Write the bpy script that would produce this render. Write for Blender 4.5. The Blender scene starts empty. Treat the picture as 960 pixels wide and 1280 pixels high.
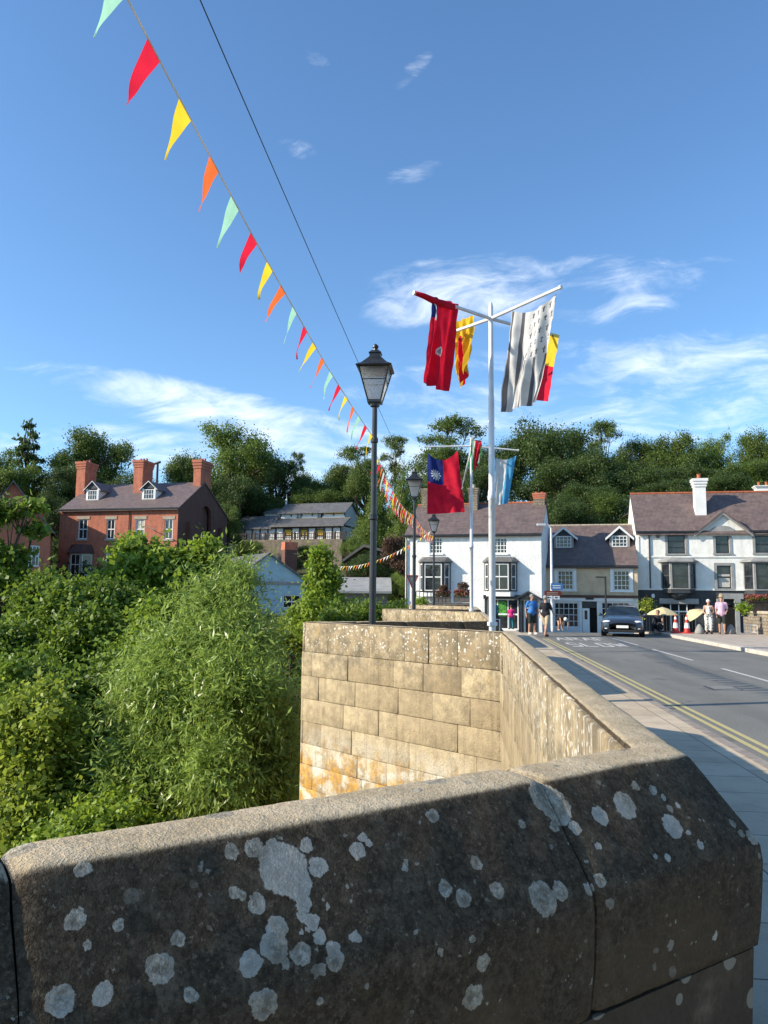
import bpy, math, random
import numpy as np
from mathutils import Vector, Matrix, noise as mnoise
R = math.radians
rnd = random.Random(7)
SC = bpy.context.scene
COL = SC.collection
# ------------------------------------------------------------------ camera model
F = 962.0; EYE = 1.65; PITCH = R(6.23); PSI = R(5.85); ROLL = R(0.6)
CM = Matrix.Rotation(PSI, 3, 'Z') @ Matrix.Rotation(math.pi/2+PITCH, 3, 'X') @ Matrix.Rotation(ROLL, 3, 'Z')
CAMP = Vector((0, 0, EYE))
FWD = Vector((-math.sin(PSI), math.cos(PSI), 0)); RGT = Vector((math.cos(PSI), math.sin(PSI), 0))
def ray(px, py): return CM @ Vector(((px-480)/F, -(py-640)/F, -1))
def at(px, py, d):                      # point at horizontal distance d
    r = ray(px, py); return CAMP + r*(d/r.dot(FWD))
def onz(px, py, z=0.0):
    r = ray(px, py); return CAMP + r*((z-EYE)/r.z)
def onplane(px, py, p, n):
    r = ray(px, py); return CAMP + r*((p-CAMP).dot(n)/r.dot(n))
cam = bpy.data.cameras.new('camera'); co = bpy.data.objects.new('camera', cam); COL.objects.link(co)
cam.sensor_fit = 'VERTICAL'; cam.sensor_height = 24; cam.lens = 24*F/1280
cam.clip_start = 0.05; cam.clip_end = 3000
co.matrix_world = Matrix.Translation(CAMP) @ CM.to_4x4(); SC.camera = co

# ------------------------------------------------------------------ materials
MATS = {}
class NT:
    def __init__(s, m): s.m = m; s.t = m.node_tree; s.n = s.t.nodes; s.l = s.t.links
    def add(s, typ, **kw):
        n = s.n.new(typ)
        for k, v in kw.items():
            if k[0] == '_': setattr(n, k[1:], v)
            else:
                key = k.replace('__', ' ')
                if key.isdigit() or (key[0] == 'i' and key[1:].isdigit()): key = int(key.lstrip('i'))
                s.set(n.inputs[key], v)
        return n
    def set(s, inp, v):
        if hasattr(v, 'is_output') or isinstance(v, bpy.types.NodeSocket): s.l.new(v, inp)
        elif isinstance(v, bpy.types.Node): s.l.new(v.outputs[0], inp)
        else: inp.default_value = v
    def math(s, op, a, b=0.0, c=None, clamp=False):
        n = s.n.new('ShaderNodeMath'); n.operation = op; n.use_clamp = clamp
        s.set(n.inputs[0], a); s.set(n.inputs[1], b)
        if c is not None: s.set(n.inputs[2], c)
        return n.outputs[0]
    def vmath(s, op, a, b=(0, 0, 0)):
        n = s.n.new('ShaderNodeVectorMath'); n.operation = op
        s.set(n.inputs[0], a); s.set(n.inputs[1], b)
        return n.outputs['Value'] if op in ('LENGTH', 'DISTANCE', 'DOT_PRODUCT') else n.outputs[0]
    def noise(s, vec, scale, detail=4, rough=.55, dist=0.0):
        n = s.n.new('ShaderNodeTexNoise'); s.set(n.inputs['Vector'], vec); s.set(n.inputs['Scale'], scale)
        n.inputs['Detail'].default_value = detail; n.inputs['Roughness'].default_value = rough; n.inputs['Distortion'].default_value = dist
        return n.outputs['Fac']
    def ramp(s, fac, lo, hi, a=0.0, b=1.0):
        n = s.n.new('ShaderNodeMapRange'); n.interpolation_type = 'SMOOTHSTEP'
        s.set(n.inputs[0], fac); s.set(n.inputs[1], lo); s.set(n.inputs[2], hi); s.set(n.inputs[3], a); s.set(n.inputs[4], b)
        return n.outputs[0]
    def mix(s, fac, a, b, mode='MIX'):
        n = s.n.new('ShaderNodeMix'); n.data_type = 'RGBA'; n.blend_type = mode
        s.set(n.inputs[0], fac)
        for i, v in ((6, a), (7, b)):
            if isinstance(v, tuple) and len(v) == 3: v = v+(1,)
            s.set(n.inputs[i], v)
        return n.outputs[2]
    def comb(s, x, y, z):
        n = s.n.new('ShaderNodeCombineXYZ'); s.set(n.inputs[0], x); s.set(n.inputs[1], y); s.set(n.inputs[2], z); return n.outputs[0]
    def sep(s, v):
        n = s.n.new('ShaderNodeSeparateXYZ'); s.set(n.inputs[0], v); return n.outputs
    def bump(s, h, strength, dist=.01):
        n = s.n.new('ShaderNodeBump'); s.set(n.inputs['Height'], h); n.inputs['Strength'].default_value = strength
        n.inputs['Distance'].default_value = dist; return n.outputs[0]
def newmat(name):
    m = bpy.data.materials.new(name); m.use_nodes = True; MATS[name] = m
    t = NT(m); b = m.node_tree.nodes['Principled BSDF']; return m, t, b
def fin(t, b, col, rough=.8, bump=None, spec=.3, metal=0.0):
    if isinstance(col, tuple) and len(col) == 3: col = col+(1,)
    t.set(b.inputs['Base Color'], col); t.set(b.inputs['Roughness'], rough)
    b.inputs['Specular IOR Level'].default_value = spec; b.inputs['Metallic'].default_value = metal
    if bump is not None: t.set(b.inputs['Normal'], bump)
def objc(t): return t.add('ShaderNodeTexCoord').outputs['Object']
def pos(t): return t.add('ShaderNodeNewGeometry').outputs['Position']
def mottle(name, c1, c2, scale=3.0, rough=.8, bump=.3, bscale=40, spec=.3, metal=0.0, dist=.01, det=5):
    m, t, b = newmat(name); o = objc(t)
    c = t.mix(t.ramp(t.noise(o, scale, det, .6), .3, .7), c1, c2)
    bn = t.bump(t.noise(o, bscale, 3), bump, dist) if bump else None
    fin(t, b, c, rough, bn, spec, metal); return m
def courses(name, c1, c2, cm, bw, bh, mortar=.01, rough=.85, bump=.4, dirt=.35, dirtc=(.05, .045, .04), sq=1.0, slope=1.0, wob=0.0, spec=.3):
    """brick / slate / rubble pattern on object coordinates (x+y along, z up)"""
    m, t, b = newmat(name); o = objc(t); s = t.sep(o)
    zc = t.math('MULTIPLY', s[2], slope)
    v = t.comb(t.math('ADD', s[0], s[1]), zc, 0.0)
    if wob:
        n = t.add('ShaderNodeTexNoise', Vector=v, Scale=3.0)
        v = t.vmath('ADD', v, t.vmath('MULTIPLY', t.vmath('SUBTRACT', n.outputs['Color'], (.5, .5, .5)), (wob, wob, 0)))
    br = t.add('ShaderNodeTexBrick', Vector=v, Color1=c1+(1,), Color2=c2+(1,), Mortar=cm+(1,), Scale=1.0)
    br.inputs['Mortar Size'].default_value = mortar; br.inputs['Brick Width'].default_value = bw; br.inputs['Row Height'].default_value = bh
    br.inputs['Mortar Smooth'].default_value = .3; br.offset = .5
    n1 = t.noise(o, 1.3, 6, .65); n2 = t.noise(t.vmath('MULTIPLY', o, (1, 1, .25)), 3.0, 5, .6)
    c = t.mix(t.math('MULTIPLY', t.ramp(n1, .45, .75), dirt), br.outputs['Color'], dirtc)
    c = t.mix(t.ramp(n2, .35, .7, .0, .3), c, tuple(min(1, x*1.5+.02) for x in c1))
    h = t.math('ADD', t.math('MULTIPLY', br.outputs['Fac'], -1.0), t.math('MULTIPLY', t.noise(o, 30, 3), .5))
    fin(t, b, c, rough, t.bump(h, bump, .01), spec); return m

mottle('white_paint', (.78, .78, .76), (.70, .70, .68), 2, .5, .05)
mottle('white_metal', (.70, .71, .72), (.60, .61, .62), 5, .35, .03, spec=.5)
def plaster(name, c1, c2, dirt, amt, bump=.9):
    m, t, b = newmat(name); o = objc(t)
    c = t.mix(t.ramp(t.noise(o, 1.1, 6, .65), .3, .7), c1, c2)
    c = t.mix(t.ramp(t.noise(t.vmath('MULTIPLY', o, (3.5, 3.5, .35)), 1.0, 6, .7), .48, .75, 0, amt), c, dirt)
    c = t.mix(t.ramp(t.sep(o)[2], 1.6, .0, 0, amt*.8), c, dirt)
    h = t.math('ADD', t.noise(o, 7, 5, .6), t.math('MULTIPLY', t.noise(o, 28, 3), .5))
    fin(t, b, c, .9, t.bump(h, bump, .035), .2)
plaster('whitewash', (.82, .82, .80), (.70, .70, .68), (.42, .40, .35), .35)
plaster('cream_wall', (.82, .81, .76), (.68, .67, .62), (.40, .37, .31), .4, .4)
mottle('black_paint', (.012, .013, .015), (.03, .03, .032), 4, .35, .1, spec=.5)
mottle('charcoal_paint', (.032, .037, .043), (.05, .055, .06), 2, .6, .1)
mottle('grey_trim', (.30, .30, .29), (.22, .225, .22), 2, .8, .15)
mottle('dark_timber', (.03, .022, .017), (.07, .05, .035), 4, .7, .3)
mottle('grey_timber', (.12, .105, .09), (.2, .18, .16), 5, .8, .3)
mottle('sandstone_trim', (.44, .38, .29), (.32, .28, .21), 3, .85, .2)
mottle('pale_stone', (.5, .47, .40), (.38, .35, .3), 3, .85, .2)
mottle('blue_wall', (.36, .52, .60), (.30, .44, .52), 1.5, .8, .1)
plaster('tan_render', (.70, .53, .35), (.50, .38, .25), (.32, .25, .17), .4, .9)
mottle('brown_fascia', (.08, .03, .022), (.11, .05, .035), 4, .6, .1)
mottle('terracotta', (.42, .13, .06), (.30, .09, .045), 8, .8, .1)
mottle('dark_interior', (.008, .008, .009), (.02, .018, .016), 1, .9, 0)
mottle('curtain', (.55, .53, .48), (.35, .33, .30), 12, .9, 0)
mottle('yellow_board', (.60, .42, .06), (.5, .33, .04), 6, .7, 0)
mottle('green_display', (.10, .38, .05), (.03, .10, .02), 9, .7, 0)
mottle('red_plastic', (.55, .03, .02), (.45, .02, .015), 6, .45, 0, spec=.5)
mottle('bell_concrete', (.32, .31, .28), (.22, .21, .2), 6, .8, .1)
mottle('bark', (.10, .075, .05), (.04, .032, .022), 7, .9, .8, 18, dist=.03)
mottle('parasol_cloth', (.62, .53, .30), (.50, .42, .23), 4, .8, .05)
mottle('blue_sign', (.06, .18, .42), (.05, .15, .36), 5, .5, 0)
mottle('brown_sign', (.17, .035, .03), (.14, .03, .025), 5, .5, 0)
mottle('sign_red', (.35, .03, .03), (.25, .03, .03), 5, .6, 0)
mottle('skin', (.50, .29, .20), (.42, .23, .15), 9, .55, .05)
mottle('soil', (.05, .035, .02), (.03, .02, .012), 9, .9, .5)
mottle('hivis_yellow', (.6, .62, .05), (.5, .5, .04), 6, .6, 0)
courses('red_brick', (.58, .165, .08), (.42, .11, .06), (.22, .15, .12), .23, .075, .012, dirt=.3)
courses('dark_or_shaded_brick', (.15, .055, .04), (.10, .045, .035), (.12, .09, .07), .23, .075, .012, dirt=.3)  # brown chimney brick; also colours the villa's gable end as in shade
courses('slate_purple', (.16, .112, .10), (.105, .078, .075), (.05, .04, .04), .30, .16, .012, .55, .5, .35, (.18, .15, .12), slope=1.6, spec=.4)
courses('slate_grey', (.15, .145, .14), (.095, .093, .095), (.04, .04, .042), .30, .18, .014, .5, .5, .4, (.2, .19, .17), slope=1.6, spec=.4)
courses('rubble', (.26, .21, .15), (.17, .145, .11), (.10, .085, .065), .34, .16, .022, .9, .9, .3, wob=.16)
courses('pantile', (.13, .06, .045), (.09, .045, .04), (.03, .02, .018), .22, .2, .02, .7, .9, .2, slope=1.4)
def flat(name, c, rough=.6, spec=.4, metal=0.0):
    m, t, b = newmat(name); fin(t, b, t.mix(t.ramp(t.noise(objc(t), 6, 3), .3, .7), c, tuple(x*.85 for x in c)), rough, None, spec, metal); return m
def glassmat(name, c, rough=.05):
    m, t, b = newmat(name); o = objc(t)
    fin(t, b, t.mix(t.ramp(t.noise(o, 1.5, 3), .35, .65), c, tuple(x*.4 for x in c)), rough, t.bump(t.noise(o, 2.5, 1), .15, .02), .8); return m
glassmat('window_glass', (.03, .035, .04)); glassmat('window_glass_pale', (.22, .24, .25)); glassmat('car_glass', (.02, .03, .035))
flat('chrome', (.6, .6, .62), .2, .5, 1.0); flat('rubber', (.015, .015, .015), .8)
flat('headlight_glass', (.75, .78, .8), .1, .8)
m, t, b = newmat('car_paint'); fin(t, b, (.022, .03, .042), .28, None, .6); b.inputs['Coat Weight'].default_value = .8
def cloth(name, c, tr=.35):
    m, t, b = newmat(name); o = objc(t)
    col = t.mix(t.ramp(t.noise(o, 5, 3), .3, .75), c, tuple(x*.8 for x in c))
    fin(t, b, col, .8, t.bump(t.noise(o, 14, 3), .3, .01), .2)
    tl = t.add('ShaderNodeBsdfTranslucent'); t.set(tl.inputs[0], col)
    mx = t.add('ShaderNodeMixShader', i0=tr); t.set(mx.inputs[1], b.outputs[0]); t.set(mx.inputs[2], tl.outputs[0])
    t.l.new(mx.outputs[0], t.n['Material Output'].inputs[0]); return m
cloth('flag_red', (.68, .012, .04)); cloth('flag_blue', (.015, .03, .16)); cloth('flag_white', (.72, .71, .68)); cloth('flag_black', (.03, .03, .035), .15)
cloth('flag_yellow', (.80, .50, .03)); cloth('flag_sky', (.10, .38, .62)); cloth('flag_green', (.02, .28, .09)); cloth('flag_grey', (.3, .3, .3)); cloth('flag_charcoal', (.14, .14, .15), .4); cloth('flag_olive', (.12, .14, .05))
cloth('pennant_red', (.66, .02, .05), .5); cloth('pennant_yellow', (.85, .62, .04), .5); cloth('pennant_orange', (.85, .16, .04), .5); cloth('pennant_mint', (.36, .66, .50), .5)
for n_, c_ in dict(shirt_blue=(.06, .20, .50), shirt_black=(.02, .02, .025), shirt_pink=(.62, .40, .52), coat_pink=(.75, .04, .22), shorts_dark=(.035, .04, .035),
                   shorts_beige=(.5, .40, .27), hair_grey=(.35, .32, .28), hair_white=(.7, .68, .62), hair_brown=(.08, .05, .03), straw_hat=(.40, .30, .18), shoe_white=(.6, .58, .54), shoe_brown=(.14, .07, .04),
                   cloth_teal=(.03, .17, .2)).items(): flat(n_, c_, .85, .2)
m, t, b = newmat('print_dress'); v = t.add('ShaderNodeTexVoronoi', Vector=objc(t), Scale=11.0)
fin(t, b, t.mix(t.ramp(v.outputs[0], .3, .38), (.03, .035, .04), (.6, .6, .56)), .85)
# lantern glass: real thin pane
m, t, b = newmat('lantern_glass'); g = t.add('ShaderNodeBsdfGlossy', Roughness=.15); g.inputs[0].default_value = (.9, .9, .9, 1)
tr = t.add('ShaderNodeBsdfTransparent'); df = t.add('ShaderNodeBsdfTranslucent'); df.inputs[0].default_value = (.7, .72, .73, 1)
mx = t.add('ShaderNodeMixShader', i0=.18); t.set(mx.inputs[1], tr.outputs[0]); t.set(mx.inputs[2], g.outputs[0])
mx2 = t.add('ShaderNodeMixShader', i0=.6); t.set(mx2.inputs[1], mx.outputs[0]); t.set(mx2.inputs[2], df.outputs[0])
t.l.new(mx2.outputs[0], t.n['Material Output'].inputs[0])
def leafmat(name, c1, c2, tr=.35, rough=.5):
    m, t, b = newmat(name)
    a = t.add('ShaderNodeAttribute', _attribute_name='tone').outputs['Fac']
    col = t.mix(a, c1, c2)
    col = t.mix(t.ramp(t.noise(objc(t), .7, 3), .35, .7, 0, .35), col, tuple(x*1.3 for x in c2))
    fin(t, b, col, rough, None, .35)
    tl = t.add('ShaderNodeBsdfTranslucent'); t.set(tl.inputs[0], t.mix(.5, col, tuple(x*1.8 for x in c2)))
    mx = t.add('ShaderNodeMixShader', i0=tr); t.set(mx.inputs[1], b.outputs[0]); t.set(mx.inputs[2], tl.outputs[0])
    t.l.new(mx.outputs[0], t.n['Material Output'].inputs[0]); return m
leafmat('leaf_willow', (.08, .125, .02), (.30, .40, .08), .35, .35)
leafmat('leaf_bright', (.065, .125, .014), (.27, .36, .04), .38)
leafmat('leaf_mid', (.042, .085, .012), (.18, .26, .03), .33)
leafmat('leaf_yellow', (.09, .14, .015), (.30, .36, .045), .38)
leafmat('leaf_far', (.05, .09, .018), (.12, .17, .03), .35)
leafmat('leaf_far_light', (.075, .125, .02), (.16, .22, .04), .35)
leafmat('leaf_far_dark', (.032, .065, .018), (.08, .12, .025), .3)
leafmat('leaf_copper', (.06, .035, .025), (.12, .07, .04), .3)
leafmat('leaf_grass', (.05, .09, .02), (.11, .16, .04), .3)
leafmat('petal_red', (.20, .05, .045), (.42, .13, .09), .3)

# ------------------------------------------------------------------ mesh builder
def M(x): return MATS[x] if isinstance(x, str) else x
def link(name, me, parent=None, loc=None, rz=0.0):
    o = bpy.data.objects.new(name, me); COL.objects.link(o)
    if parent: o.parent = parent
    if loc is not None: o.location = loc
    if rz: o.rotation_euler = (0, 0, rz)
    return o
def tag(o, label=None, cat=None, group=None, kind=None):
    if label: o['label'] = label
    if cat: o['category'] = cat
    if group: o['group'] = group
    if kind: o['kind'] = kind
    return o
def empty(name, loc, label, cat, rz=0.0, group=None):
    o = link(name, None, None, loc, rz); o.empty_display_size = .2; return tag(o, label, cat, group)
class MB:
    def __init__(s): s.v = []; s.f = []; s.m = []
    def face(s, pts, m=0):
        i = len(s.v); s.v += [tuple(p) for p in pts]; s.f.append(tuple(range(i, i+len(pts)))); s.m.append(m)
    def box(s, x0, x1, y0, y1, z0, z1, m=0):
        i = len(s.v)
        s.v += [(x0, y0, z0), (x1, y0, z0), (x1, y1, z0), (x0, y1, z0), (x0, y0, z1), (x1, y0, z1), (x1, y1, z1), (x0, y1, z1)]
        for f in ((0, 3, 2, 1), (4, 5, 6, 7), (0, 1, 5, 4), (1, 2, 6, 5), (2, 3, 7, 6), (3, 0, 4, 7)):
            s.f.append(tuple(i+k for k in f)); s.m.append(m)
    def prism(s, poly, y0, y1, m=0, axis='y'):      # poly in (x,z), extruded along y (or given in (y,z) extruded along x)
        i = len(s.v); n = len(poly)
        for y in (y0, y1):
            for (a, c) in poly: s.v.append((a, y, c) if axis == 'y' else ((y, a, c) if axis == 'x' else (a, c, y)))
        s.f.append(tuple(i+k for k in range(n))); s.m.append(m)
        s.f.append(tuple(i+n+k for k in reversed(range(n)))); s.m.append(m)
        for k in range(n):
            k2 = (k+1) % n; s.f.append((i+k, i+n+k, i+n+k2, i+k2)); s.m.append(m)
    def tube(s, pts, rad, n=8, m=0, cap=True):
        pts = [Vector(p) for p in pts]; i0 = len(s.v)
        if not isinstance(rad, (list, tuple)): rad = [rad]*len(pts)
        up = None
        for k, p in enumerate(pts):
            d = (pts[min(k+1, len(pts)-1)]-pts[max(k-1, 0)]).normalized()
            if up is None: up = Vector((0, 0, 1)) if abs(d.z) < .9 else Vector((1, 0, 0))
            a = d.cross(up).normalized(); up = a.cross(d).normalized()
            for j in range(n):
                t_ = 2*math.pi*j/n; s.v.append(tuple(p+(a*math.cos(t_)+up*math.sin(t_))*rad[k]))
        for k in range(len(pts)-1):
            for j in range(n):
                j2 = (j+1) % n; s.f.append((i0+k*n+j, i0+k*n+j2, i0+(k+1)*n+j2, i0+(k+1)*n+j)); s.m.append(m)
        if cap:
            s.f.append(tuple(i0+j for j in reversed(range(n)))); s.m.append(m)
            e = i0+(len(pts)-1)*n; s.f.append(tuple(e+j for j in range(n))); s.m.append(m)
    def lathe(s, prof, n=12, m=0, c=(0, 0, 0), sq=None, ph=0.0):   # prof: (r,z)
        i0 = len(s.v)
        for (r, z) in prof:
            for j in range(n):
                a = 2*math.pi*j/n+ph; s.v.append((c[0]+r*math.cos(a), c[1]+r*math.sin(a), c[2]+z))
        for k in range(len(prof)-1):
            for j in range(n):
                j2 = (j+1) % n; s.f.append((i0+k*n+j, i0+k*n+j2, i0+(k+1)*n+j2, i0+(k+1)*n+j)); s.m.append(m)
        s.f.append(tuple(i0+j for j in reversed(range(n)))); s.m.append(m)
        e = i0+(len(prof)-1)*n; s.f.append(tuple(e+j for j in range(n))); s.m.append(m)
    def ell(s, c, r, n=10, k=8, m=0):
        s.lathe([(max(1e-3, r[0]*math.sin(math.pi*i/k)), -r[2]*math.cos(math.pi*i/k)) for i in range(k+1)], n, m, c)
        for j in range(len(s.v)-n*(k+1), len(s.v)):
            v = s.v[j]; s.v[j] = (v[0], c[1]+(v[1]-c[1])*r[1]/r[0], v[2])
    def grid(s, fn, nu, nv, mf=None):
        i0 = len(s.v)
        for a in range(nu+1):
            for b_ in range(nv+1): s.v.append(tuple(fn(a/nu, b_/nv)))
        for a in range(nu):
            for b_ in range(nv):
                s.f.append((i0+a*(nv+1)+b_, i0+(a+1)*(nv+1)+b_, i0+(a+1)*(nv+1)+b_+1, i0+a*(nv+1)+b_+1))
                s.m.append(mf((a+.5)/nu, (b_+.5)/nv) if mf else 0)
    def build(s, name, mats, parent=None, loc=None, rz=0.0, smooth=False, bevel=0.0):
        me = bpy.data.meshes.new(name); me.from_pydata(s.v, [], s.f)
        if isinstance(mats, (str, bpy.types.Material)): mats = [mats]
        for x in mats: me.materials.append(M(x))
        me.polygons.foreach_set('material_index', s.m)
        if smooth: me.polygons.foreach_set('use_smooth', [True]*len(s.f))
        me.update(); o = link(name, me, parent, loc, rz)
        if bevel:
            md = o.modifiers.new('bevel', 'BEVEL'); md.width = bevel; md.segments = 2; md.limit_method = 'ANGLE'
        return o
def mesh_np(name, V, Fc, mat, parent=None, tone=None, smooth=False):
    V = np.asarray(V, dtype=np.float32); Fc = np.asarray(Fc, dtype=np.int32); k = Fc.shape[1]
    me = bpy.data.meshes.new(name); me.vertices.add(len(V)); me.vertices.foreach_set('co', V.ravel())
    me.loops.add(Fc.size); me.loops.foreach_set('vertex_index', Fc.ravel())
    me.polygons.add(len(Fc)); me.polygons.foreach_set('loop_start', np.arange(0, Fc.size, k, dtype=np.int32))
    if smooth: me.polygons.foreach_set('use_smooth', np.ones(len(Fc), dtype=bool))
    if tone is not None:
        a = me.attributes.new('tone', 'FLOAT', 'FACE'); a.data.foreach_set('value', np.asarray(tone, dtype=np.float32))
    me.materials.append(M(mat)); me.update(calc_edges=True)
    return link(name, me, parent)

# ------------------------------------------------------------------ sun, sky
TH = R(18); EL = R(27)
S = Vector((-math.cos(TH)*math.cos(EL), -math.sin(TH)*math.cos(EL), math.sin(EL)))
sl = bpy.data.lights.new('sun', 'SUN'); so = bpy.data.objects.new('sun', sl); COL.objects.link(so)
sl.energy = 5.0; sl.angle = R(.5); sl.color = (1.0, .885, .72)
so.rotation_euler = (-S).to_track_quat('-Z', 'Y').to_euler()
so.location = (0, 0, 60)
w = bpy.data.worlds.new('World'); SC.world = w; w.use_nodes = True
t = NT(w); bg = t.n['Background']
sky = t.add('ShaderNodeTexSky', _sky_type='NISHITA', _sun_disc=False, _sun_elevation=EL, _air_density=1.0, _dust_density=.6, _ozone_density=2.5, _altitude=50)
sky.sun_rotation = math.atan2(S.x, S.y)
d_ = t.vmath('NORMALIZE', t.add('ShaderNodeTexCoord').outputs['Generated']); sx = t.sep(d_)
az = t.math('ARCTAN2', sx[0], sx[1]); el = t.math('ARCSINE', sx[2])
zz = t.math('MAXIMUM', sx[2], .05)
pl = t.comb(t.math('DIVIDE', sx[0], zz), t.math('DIVIDE', sx[1], zz), 0.0)
wn = t.add('ShaderNodeTexNoise', Vector=t.vmath('MULTIPLY', d_, (3, 3, 6)), Scale=1.0, Detail=3.0)
dw = t.vmath('ADD', d_, t.vmath('MULTIPLY', t.vmath('SUBTRACT', wn.outputs['Color'], (.5, .5, .5)), (.12, .12, .12)))
st = t.noise(t.vmath('MULTIPLY', dw, (5, 5, 22)), 1.0, 10, .68, .7)
st2 = t.noise(t.vmath('MULTIPLY', dw, (14, 14, 38)), 1.0, 7, .62, .6)
nn = t.math('ADD', t.math('MULTIPLY', st, .58), t.math('MULTIPLY', st2, .42))
def azel(px, py):
    r = ray(px, py).normalized(); return math.atan2(r.x, r.y), math.asin(r.z)
acc = None
#         px, py, half width px, half height px, density, tilt
for (cx, cy, rx, ry, dn, tl_) in ((225, 500, 190, 26, .95, .10), (340, 535, 210, 34, .85, .14), (350, 575, 300, 40, .95, .0), (590, 365, 150, 46, .85, -.05), (760, 345, 150, 26, .62, .08), (700, 385, 190, 26, .5, .0), (900, 450, 190, 38, .75, .1), (590, 500, 190, 50, .5, .1), (880, 500, 200, 30, .55, .05),
                                (600, 500, 200, 60, .45, .0), (820, 535, 220, 34, .7, .05), (512, 92, 34, 13, .50, -.6), (520, 216, 46, 12, .50, -.15), (372, 185, 30, 12, .28, .2), (20, 590, 200, 60, .35, 0),
                                (400, 78, 30, 14, .4, .5)):
    a0, e0 = azel(cx, cy); ra = rx/1020.0; re = ry/1020.0
    da = t.math('SUBTRACT', az, a0); de = t.math('SUBTRACT', el, e0)
    de = t.math('ADD', de, t.math('MULTIPLY', da, tl_))
    q = t.math('ADD', t.math('POWER', t.math('ABSOLUTE', t.math('DIVIDE', da, ra)), 2.0), t.math('POWER', t.math('ABSOLUTE', t.math('DIVIDE', de, re)), 2.0))
    mk = t.ramp(q, 0.0, 1.7, dn, 0.0)
    acc = mk if acc is None else t.math('MAXIMUM', acc, mk)
dens = t.ramp(t.math('ADD', t.math('MULTIPLY', t.math('SUBTRACT', nn, .5), 2.3), t.math('MULTIPLY', acc, .60)), .12, 1.0)
dens = t.math('MULTIPLY', dens, t.ramp(acc, .04, .30))
CLOUD = t.mix(t.math('MULTIPLY', dens, .78), t.mix(1.0, sky.outputs[0], (.76, .99, 1.15), 'MULTIPLY'), (6.6, 7.0, 7.4))
t.set(bg.inputs[0], CLOUD); bg.inputs[1].default_value = .14
SC.view_settings.view_transform = 'Standard'; SC.view_settings.look = 'None'; SC.view_settings.exposure = 0.58; SC.view_settings.gamma = 1.0
SC.render.engine = 'CYCLES'
SC.cycles.max_bounces = 6; SC.cycles.transparent_max_bounces = 8; SC.cycles.diffuse_bounces = 3; SC.cycles.glossy_bounces = 2; SC.cycles.transmission_bounces = 3
SC.cycles.use_denoising = True
# ------------------------------------------------------------------ bridge path (outer edge of the parapet's flat top)
HP = 1.245; COPB = .80
C1 = Vector((.449, 2.212)); C2 = Vector((.455, 9.215)); T1 = Vector((-2.42, 11.75)); C3 = Vector((.437, 13.47)); SP = Vector((0, 12.35))
NEAR = Vector((.449+1.0, 0)); dir0 = (C1-Vector((-.739, 1.219))).normalized()
P0 = C1 - dir0*4.6
pathA = [P0, C1, C2]; pathB = [C2, T1, C3]; pathC = [C3, C3+Vector((0, 7.75))]
C4 = pathC[1]; T2 = T1+SP+Vector((-.1, .4)); C5 = C3+SP; C6 = C4+SP; T3 = T2+SP; C7 = C5+SP+Vector((0, 1.5))
FULL = [P0, C1, C2, T1, C3, C4, T2, C5, C6, T3, C7]
TIPS = (3, 6, 9)
def offs(path_full, idx):
    """miter vector at vertex idx (to the right of travel)"""
    def nrm(a, b): d = (b-a).normalized(); return Vector((d.y, -d.x))
    if idx == 0: return nrm(path_full[0], path_full[1])
    if idx == len(path_full)-1: return nrm(path_full[-2], path_full[-1])
    n1 = nrm(path_full[idx-1], path_full[idx]); n2 = nrm(path_full[idx], path_full[idx+1])
    m_ = (n1+n2); return m_/(m_.dot(n1))
def stations(i0, i1, step):
    """list of (pos2d, miter2d, arclength) along FULL from vertex i0 to i1"""
    out = []; s_ = 0
    for i in range(i0, i1):
        a, b_ = FULL[i], FULL[i+1]; ma, mb = offs(FULL, i), offs(FULL, i+1)
        L = (b_-a).length; n = max(1, int(L/step)); d = (b_-a).normalized(); nn_ = Vector((d.y, -d.x))
        for k in range(n+(1 if i == i1-1 else 0)):
            f_ = k/n; q = a.lerp(b_, f_)
            da, db = f_*L, (1-f_)*L
            m_ = nn_.copy()
            if da < 1e-6: m_ = ma.copy()
            if db < 1e-6: m_ = mb.copy()
            if i in TIPS and da < .5: m_ = ma.lerp(nn_, da/.5)
            if i+1 in TIPS and db < .5: m_ = mb.lerp(nn_, db/.5)
            out.append((q, m_, s_+da))
        s_ += L
    return out
PROF = [(.008, COPB)]+[(.006+.002*math.cos(k), z_) for k, z_ in ((1, .95), (0, 1.1), (1, 1.2))]+[(-.001, 1.232), (.004, 1.242), (.014, 1.247), (.03, 1.248), (.07, 1.249), (.12, 1.246), (.134, 1.243), (.143, 1.235), (.152, 1.224), (.175, 1.196), (.21, 1.152), (.25, 1.10), (.276, 1.064), (.287, 1.045), (.291, 1.01), (.287, .93), (.281, .86), (.274, .806), (.262, COPB)]
def densify(pr, step):
    out = [pr[0]]
    for a, b_ in zip(pr, pr[1:]):
        L = math.hypot(b_[0]-a[0], b_[1]-a[1]); n = max(1, int(L/step))
        for k in range(1, n+1): out.append((a[0]+(b_[0]-a[0])*k/n, a[1]+(b_[1]-a[1])*k/n))
    return out
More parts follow.
